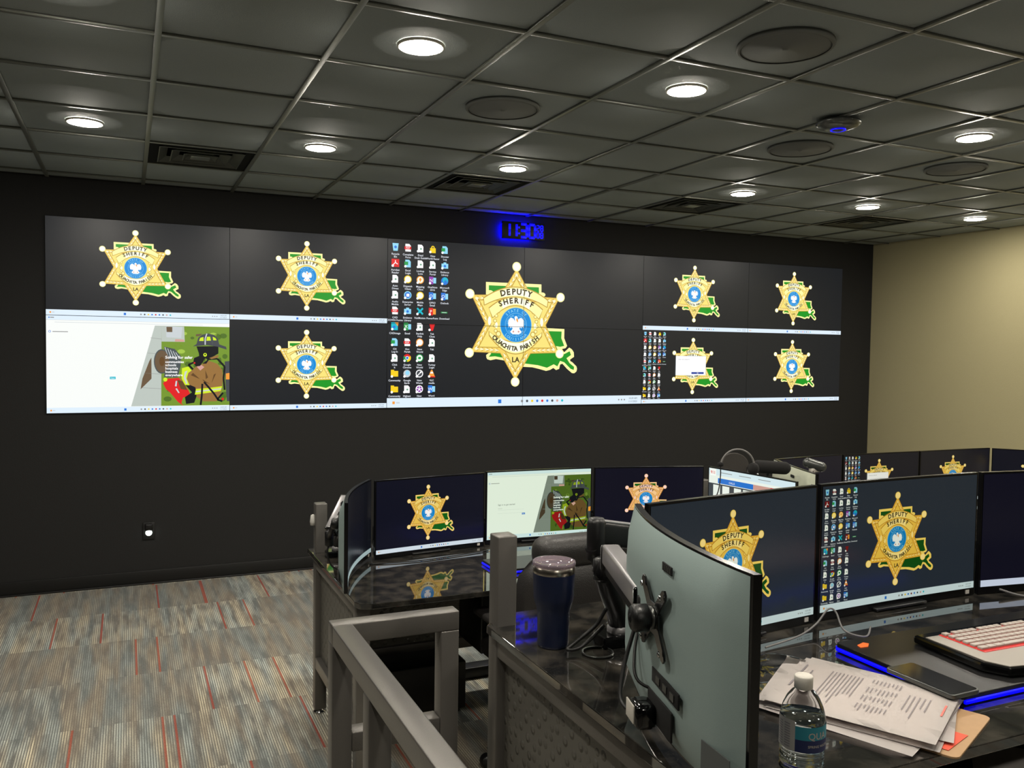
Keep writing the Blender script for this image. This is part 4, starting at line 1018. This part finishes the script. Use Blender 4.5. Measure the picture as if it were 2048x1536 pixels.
# sheet quads given by their four desk corners (far-left, far-right, near-right, near-left)
def sheet(label, q, z, prn=True, name='paper_sheet', group='loose printed sheets on the near desk'):
    Q = [Vector((x, y, 0)) for x, y in q]; c = sum(Q, Vector())/4
    g = G(); n = 8; b = bmesh.new(); V = []
    for i in range(n+1):
        for j in range(n+1):
            u, v = i/n, j/n
            p = (Q[0]*(1-u)+Q[1]*u)*(1-v)+(Q[3]*(1-u)+Q[2]*u)*v - c
            V.append(b.verts.new((p.x, p.y, z+.0012*math.sin(u*4)*math.sin(v*3))))
    for i in range(n):
        for j in range(n): k = i*(n+1)+j; b.faces.new((V[k], V[k+n+1], V[k+n+2], V[k+1]))
    bmesh.ops.solidify(b, geom=b.faces[:], thickness=.0003)
    g.merge(b, M_paper, True)
    o = g.build(name, None, (c.x, c.y, 0)); tag(o, label, 'paper', group)
    if prn:
        g = G()
        def pt(u, v): return (Q[0]*(1-u)+Q[1]*u)*(1-v)+(Q[3]*(1-u)+Q[2]*u)*v - c
        def bar(u0, u1, v0, v1, m):
            b = bmesh.new(); vs = [b.verts.new((*pt(u, v).xy, z+.0012*math.sin(u*4)*math.sin(v*3)+.0016)) for u, v in ((u0, v0), (u1, v0), (u1, v1), (u0, v1))]
            b.faces.new(vs); g.merge(b, m)
        # u runs down the page (away from the header), v across it
        bar(.06, .072, .1, .62, M_paperprint); bar(.12, .128, .2, .5, M_paperprint)
        for k in range(9): bar(.24+k*.024, .246+k*.024, .12, random.uniform(.5, .9), M_paperprint)
        for k in range(8):
            for w_ in range(4): bar(.5+k*.024, .506+k*.024, .1+w_*.18, .1+w_*.18+random.uniform(.06, .14), M_paperprint)
        for k in range(5): bar(.74+k*.03, .746+k*.03, .25, .25+random.uniform(.2, .5), M_paperprint)
        bar(.95, .962, .28, .5, M_paperred)
        g.build('print', o)
    return o
top = [(1.895, -5.245), (2.052, -5.525), (1.815, -5.660), (1.665, -5.385)]
def shq(q, dx, dy, a):
    cx_ = sum(p[0] for p in q)/4; cy_ = sum(p[1] for p in q)/4
    return [(cx_+(x-cx_)*math.cos(a)-(y-cy_)*math.sin(a)+dx, cy_+(x-cx_)*math.sin(a)+(y-cy_)*math.cos(a)+dy) for x, y in q]
lab = ['lowest loose sheet, sticking out toward the desk edge', 'sheet near the bottom of the pile, its corner beside the clipboard', 'curled sheet in the pile, lying over the orange card', 'sheet fanned to the right, toward the phone',
       'second sheet from the top, fanned left of the bottle', 'white sheet just under the top page, offset toward the monitors']
for k, (dx, dy, a) in enumerate([(-.03, .0, -.10), (.0, -.005, .02), (.03, .01, .12), (.035, .02, -.06), (.0, .03, .07), (.02, .012, -.02)]):
    sheet(lab[k], shq(top, dx, dy, a), ZN+.0065+k*.0022, False)
sheet('top printed page of the pile with lines of text and a red note', top, ZN+.0205, True)
tag((lambda g: (g.prism([(-.010, -.006), (.010, -.006), (.010, .006), (-.010, .006)], 0, .0006, mat('small_flag_print', (120, 96, 140), .7), T=rotm(0, 0, 0, -.6)), g.build('sticker', None, (1.815, -5.345, ZN+.0245)))[1])(G()), 'tiny purple and red flag sticker on the top page above the bottle cap', 'sticker')
# clear plastic pouch with a hanging hole
t = thing('plastic_pouch', 'clear plastic pouch with a hanging hole behind the papers', 'pouch', (1.835, -5.235, ZN))
g = G(); g.tube([(-.05, .015, .006), (-.01, .02, .012), (.03, .01, .010), (.06, -.02, .006)], [.022, .016], M_clear, 12, steps=4); g.build('body', t)
g = G(); b = [( .012*math.cos(2*PI*k/20)-.006, .010*math.sin(2*PI*k/20)+.045, .014+.002*math.sin(k)) for k in range(21)]; g.tube(b, .004, M_clear, 8); g.build('hanging_tab', t)

# ------------------------------------------------------------------ lighted console pad, phone, keyboard
def led_pad(label, x0, x1, y0, y1, z):
    t = thing('lighted_desk_pad', label, 'desk pad', ((x0+x1)/2, (y0+y1)/2, z), 0, 'black pads with blue glowing edges')
    w_, h_ = x1-x0, y1-y0
    g = G(); g.prism(rrect(w_-.008, h_-.008, .012), .004, .022, M_black, bev=.002); g.build('pad', t)
    g = G()
    for (cx_, cy_, sx_, sy_) in ((0, -h_/2+.004, w_-.02, .008), (-w_/2+.004, 0, .008, h_-.02), (0, h_/2-.004, w_-.02, .008), (w_/2-.004, 0, .008, h_-.02)):
        g.box((cx_, cy_, .008), (sx_, sy_, .009), E_blue, .003)
    g.build('light_strip', t)
    return t
pt_ = led_pad('black pad with a glowing blue edge under the red lit keyboard', 2.045, 2.78, -5.535, -5.185, ZN)
g = G(); g.prism([(-.02, -.004), (.0, -.012), (.02, -.004), (.016, .008), (-.012, .008)], .0225, .0235, E_orange, T=rotm(-.318, .128, 0, .3)); g.build('orange_logo', pt_)
led_pad('black pad with blue glowing edge on the lower desk, behind the near desk post', 1.972, 2.45, -3.36, -3.145, ZF)
# keyboard: curved black body, silver deck, red lit keys
t = thing('keyboard', 'silver keyboard with red backlit keys, standing on the blue edged pad', 'keyboard', (2.485, -5.395, ZN+.023), math.radians(-1.5))
W_, D_ = .56, .245
g = G(); g.prism([(-W_/2, -.07), (-W_/2+.03, -D_/2+.006), (-W_/2+.07, -D_/2), (W_/2, -D_/2), (W_/2, D_/2), (-W_/2+.01, D_/2)], 0, .020, M_gloss, bev=.006); g.build('case', t)
g = G(); g.prism([(-W_/2+.012, -.068), (-W_/2+.034, -D_/2+.012), (-W_/2+.075, -D_/2+.006), (W_/2-.01, -D_/2+.006), (W_/2-.01, D_/2-.03), (-W_/2+.016, D_/2-.03)], .0195, .0225, M_kbsilver, bev=.001); g.build('deck', t)
g = G(); g.box((.02, .03, .0232), (W_-.075, .122, .0012), E_red); g.build('backlight_plate', t)
kw, kd = .0178, .0165
def key_geo(sx):
    g = G(); g.box((0, 0, .003), (sx-.0026, kd-.0028, .006), M_keys, .0012); return g
xk0 = -W_/2+.060
proto = {}
rowsk = [[1]*1+[0.6]+[1]*4+[.5]+[1]*4+[.5]+[1]*4, [1]*13+[2]+[.3]+[1]*3+[.3]+[1]*4, [1.5]+[1]*12+[1.5]+[.3]+[1]*3+[.3]+[1]*4, [1.8]+[1]*11+[2.2]+[3.6]+[1]*4, [2.3]+[1]*10+[2.7]+[1.3]+[1]+[1.3]+[1]*4, [1.3, 1.3, 1.3, 6, 1.3, 1.3, 1.3, 1.2]+[.3]+[1]*3+[.3]+[2, 1, 1]]
gaps = {0: (1, 6, 11), 1: (14, 18), 2: (14, 18), 3: (13,), 4: (12, 14), 5: (8, 12)}
for r, rw in enumerate(rowsk):
    x = xk0; y = .03+.0515-r*.0192
    for k, u in enumerate(rw):
        sx = u*kw*1.06
        if k not in gaps.get(r, ()):
            if x+sx > W_/2-.012: break
            key = round(sx, 4)
            if key not in proto:
                o = key_geo(sx).build('key', t, (x+sx/2, y, .0236)); proto[key] = o
            else:
                o = proto[key].copy(); COL.objects.link(o); o.parent = t; o.location = (x+sx/2, y, .0236)
        x += sx
# phone
t = thing('phone', 'black smartphone in a grey case, lying on the pad left of the keyboard', 'phone', (2.037, -5.468, ZN+.0235), math.radians(1.0))
t.location = (2.048, -5.458, ZN+.0235)
g = G(); g.prism(rrect(.084, .166, .010), 0, .0095, M_metalgrey, bev=.002); g.build('case', t)
g = G(); g.prism(rrect(.076, .158, .007), .0092, .0102, M_gloss); g.build('screen', t)
# paper on the slide out drawer below the near desk edge
t = thing('pull_out_shelf', 'black shelf under the front edge of the near desk, bottom right corner', 'shelf', (2.62, -5.30, .80))
g = G(); g.box((0, 0, -.012), (1.5, .66, .02), M_black, .003); g.build('tray', t)
for sx in (-1, 1):
    g = G(); g.box((sx*.74, .0, .11), (.02, .5, .23), M_black); g.build('slide', t)
sheet('cream paper on the dark shelf below the near desk edge', [(2.27, -5.40), (2.42, -5.27), (2.58, -5.42), (2.42, -5.55)], .802, False, 'notepad_sheet', None)

# ------------------------------------------------------------------ office chair at the lower desk
def chair(label, loc, rz, first=True):
    t = thing('office_chair', label, 'chair', loc, rz)
    # local: back faces -y, sitter looks +y
    def pad(w_, h_, d_, cz, cy, bul, m, nx=14, nz=10, pw=3.2):
        b = bmesh.new(); F = []; B = []
        for i in range(nx+1):
            f, bb = [], []
            for j in range(nz+1):
                a = 2*i/nx-1; c = 2*j/nz-1
                # superellipse outline
                ax = a*(1-abs(c)**pw*.18); cz_ = c*(1-abs(a)**pw*.16)
                e = max(0, 1-abs(a)**4)*max(0, 1-abs(c)**4); e = e**.5
                crv = .05*ax*ax
                f.append(b.verts.new((ax*w_/2, cy+d_*.5*e+crv, cz+cz_*h_/2))); bb.append(b.verts.new((ax*w_/2, cy-d_*.5*e-bul*e+crv, cz+cz_*h_/2)))
            F.append(f); B.append(bb)
        for i in range(nx):
            for j in range(nz):
                b.faces.new((F[i][j], F[i+1][j], F[i+1][j+1], F[i][j+1])); b.faces.new((B[i][j], B[i][j+1], B[i+1][j+1], B[i+1][j]))
        bmesh.ops.remove_doubles(b, verts=b.verts, dist=1e-5); bmesh.ops.recalc_face_normals(b, faces=b.faces)
        g = G(); g.merge(b, m, True); return g
    pad(.60, .60, .09, .69, 0, .04, M_leather, pw=6).build('backrest', t)
    g = G(); g.box((0, -.015, .985), (.50, .135, .125), M_leather, .055, seg=5); hd = g.build('headrest', t)
    g = G()
    path = [(-.27*math.cos(a)*1.0, -.055+.05*(.27*math.cos(a)/.28)**2, .68+.30*math.sin(a)) for a in [PI*k/24 for k in range(25)]]
    g.tube(path, .006, M_leather, 8); g.build('piping', t)
    g = G(); g.lathe([(0, .002), (.022, .001), (.024, 0)], M_metalgrey, 20, T=Matrix.Translation((.055, -.062, .86)) @ Matrix.Rotation(PI/2, 4, 'X') @ Matrix.Scale(.6, 4, (0, 1, 0))); g.build('emblem', t)
    g = G(); g.box((0, .27, .47), (.50, .48, .09), M_leather, .035, seg=4); g.build('seat', t)
    for sx in (-1, 1):
        g = G(); g.tube([(sx*.28, .08, .46), (sx*.31, .10, .58), (sx*.31, .14, .66)], .016, M_black, 10, steps=4); g.box((sx*.31, .22, .675), (.07, .27, .03), M_leather, .012); g.build('armrest', t)
    g = G(); g.tube([(0, .25, .42), (0, .25, .12)], .028, M_metalgrey, 16); g.build('gas_lift', t)
    for k in range(5):
        an = PI/2+k*2*PI/5; g = G(); g.tube([(.03*math.cos(an), .25+.03*math.sin(an), .12), (.29*math.cos(an), .25+.29*math.sin(an), .075)], [.024, .016], M_black, 10)
        g.lathe([(.028, -.02), (.03, -.01), (.03, .01), (.028, .02)], M_black, 16, T=Matrix.Translation((.29*math.cos(an), .25+.29*math.sin(an), .031)) @ Matrix.Rotation(PI/2, 4, 'X')); g.build('base_leg', t)
    return t
chair('black leather high back office chair facing the lower left desk', (2.165, -3.80, 0), 0.02)

# ------------------------------------------------------------------ computer case with white labels below the lower desk
t = thing('computer_tower', 'black computer case with white outlined labels, hung beneath the lower desk', 'computer', (2.07, -3.10, .40))
g = G(); g.box((0, 0, .15), (.26, .28, .30), M_black, .006); g.build('case', t)
g = G(); g.box((0, 0, .327), (.20, .24, .05), M_void); g.build('hanger', t)
for z0, h_ in ((.16, .05), (.07, .09)):
    g = G()
    for dx, dz, w_, hh in ((0, h_/2, .05, .003), (0, -h_/2, .05, .003), (-.025, 0, .003, h_), (.025, 0, .003, h_)): g.box((.01+dx, -.1408, z0+dz), (w_+.003 if hh == .003 else w_, .002, hh), M_label)
    g.build('label', t)
t = thing('equipment_box', 'low black box on the carpet under the lower left desk', 'equipment', (1.70, -2.80, 0))
g = G(); g.box((0, 0, .135), (.60, .22, .23), M_black, .006); g.build('case', t)
for sx in (-1, 1):
    g = G(); g.box((sx*.26, 0, .01), (.03, .18, .02), M_rubber); g.build('foot', t)
g = G(); g.box((2.75, -2.50, .03), (1.5, .09, .06), M_black, .006); tag(g.build('cable_raceway'), 'low black cable cover on the carpet behind the lower left desk', 'cable cover')  # low dark bar at floor level

# ------------------------------------------------------------------ headset, microphone, camera at the sideways monitor
t = thing('headset', 'grey telephone headset with a boom microphone, hooked above the sideways monitor', 'headset', (3.25, -3.345, ZF))
R_ = Vector((.912, -.41, 0)).normalized(); F_ = Vector((.41, .912, 0)).normalized()
def hp(a, z, f=0): v = R_*a+F_*f; return (v.x, v.y, z)
c0 = 1.195-ZF
g = G(); g.tube([hp(.082*math.cos(a), c0+.085*math.sin(a)) for a in [PI*k/20-.1 for k in range(22)]], .0045, M_greycable, 8); g.build('headband', t)
g = G(); g.lathe([(0, -.014), (.014, -.008), (.015, .006), (0, .012)], M_foam, 16, c=hp(-.084, c0+.01)); g.build('microphone', t)
g = G(); g.lathe([(0, -.018), (.026, -.015), (.030, 0), (.026, .015), (0, .018)], M_foam, 20, T=Matrix.Translation(hp(.078, c0-.01)) @ Matrix.Rotation(PI/2, 4, 'Y')); g.build('ear_cushion', t)
g = G(); g.tube([hp(-.084, c0), hp(-.083, c0-.05), hp(-.10, c0-.12, -.03), hp(-.13, c0-.2, -.04), hp(-.14, .005, -.04)], .0028, M_rubber, 8, steps=5); g.build('cord', t)
t2 = thing('headset_stand', 'dark rounded stand panel inside the arc of the headset', 'stand', (3.580, -2.909, ZF))
g = G(); pts = [(.080*math.cos(PI*k/14), .068*math.sin(PI*k/14)) for k in range(15)]; pts = [(.080, -.07)]+pts+[(-.080, -.07)]
Tm = Matrix((R_, Vector((0, 0, 1)), -F_)).transposed().to_4x4(); Tm.translation = Vector((0, 0, 1.130-ZF))
g.prism(pts, -.010, .010, mat('dark_fabric', (58, 54, 50), .8, 0, .6, 500), T=Tm, bev=.003); g.build('rest_panel', t2)
g = G(); g.tube([(0, 0, .01), (0, 0, 1.09-ZF)], .010, M_black, 12); g.lathe([(.06, 0), (.06, .008), (.01, .014)], M_black, 28); g.build('post', t2)
# foam covered gooseneck microphone
t = thing('desk_microphone', 'black foam covered microphone bar above the sideways monitor', 'microphone', (3.50, -3.15, ZF))
def capsule(r, L, m, n=20):
    g = G(); pr_ = [(0, -L/2)]+[(r*math.sin(a), -L/2+r-r*math.cos(a)) for a in [PI/2*k/6 for k in range(1, 7)]]+[(r*math.cos(a), L/2-r+r*math.sin(a)) for a in [PI/2*k/6 for k in range(7)]]
    return g, pr_
g, pr_ = capsule(.033, .20, M_foam)
Tq = (R_*1.0+Vector((0, 0, -.05))).to_track_quat('Z', 'Y').to_matrix().to_4x4(); Tq.translation = Vector((.045, -.10, 1.165-ZF))
g.lathe(pr_, M_foam, 24, T=Tq); g.build('foam_cover', t)
g = G(); g.tube([(0.04, 0, .008), (.05, -.02, .2), (.045, -.08, 1.14-ZF)], .008, M_black, 10, steps=6); g.lathe([(.05, 0), (.05, .012), (.02, .02)], M_black, 24, c=(.04, 0, 0)); g.build('stand', t)
# grey cylindrical webcam on the silver monitor
t = thing('webcam', 'grey metal cylinder with rounded end clipped by the silver backed monitor', 'camera', (3.74, -3.35, ZF+.375))
g, pr_ = capsule(.026, .12, M_metalgrey); Tq = Vector((.78, -.62, -.28)).to_track_quat('Z', 'Y').to_matrix().to_4x4(); Tq.translation = Vector((0.0, -.0, .027))
g.lathe(pr_, M_metalgrey, 24, T=Tq); g.build('barrel', t)
g = G(); g.box((0, 0, .0), (.05, .03, .02), M_white, .003); g.build('bracket', t)
g = G(); g.tube([(-.02, -.01, 0), (-.05, -.05, -.03), (-.08, -.06, -.08), (-.09, -.05, -.13)], .002, M_rubber, 6, steps=5); g.build('cord', t)
# small clip on the back of the far post
tag((lambda g: (g.lathe([(0, 0), (.012, .002), (.014, .02), (.010, .05), (0, .055)], M_label, 14), g.build('post_clip', None, (1.315, -2.64, .905)))[1])(G()), 'small pale clip on the left side of the far desk post', 'clip')
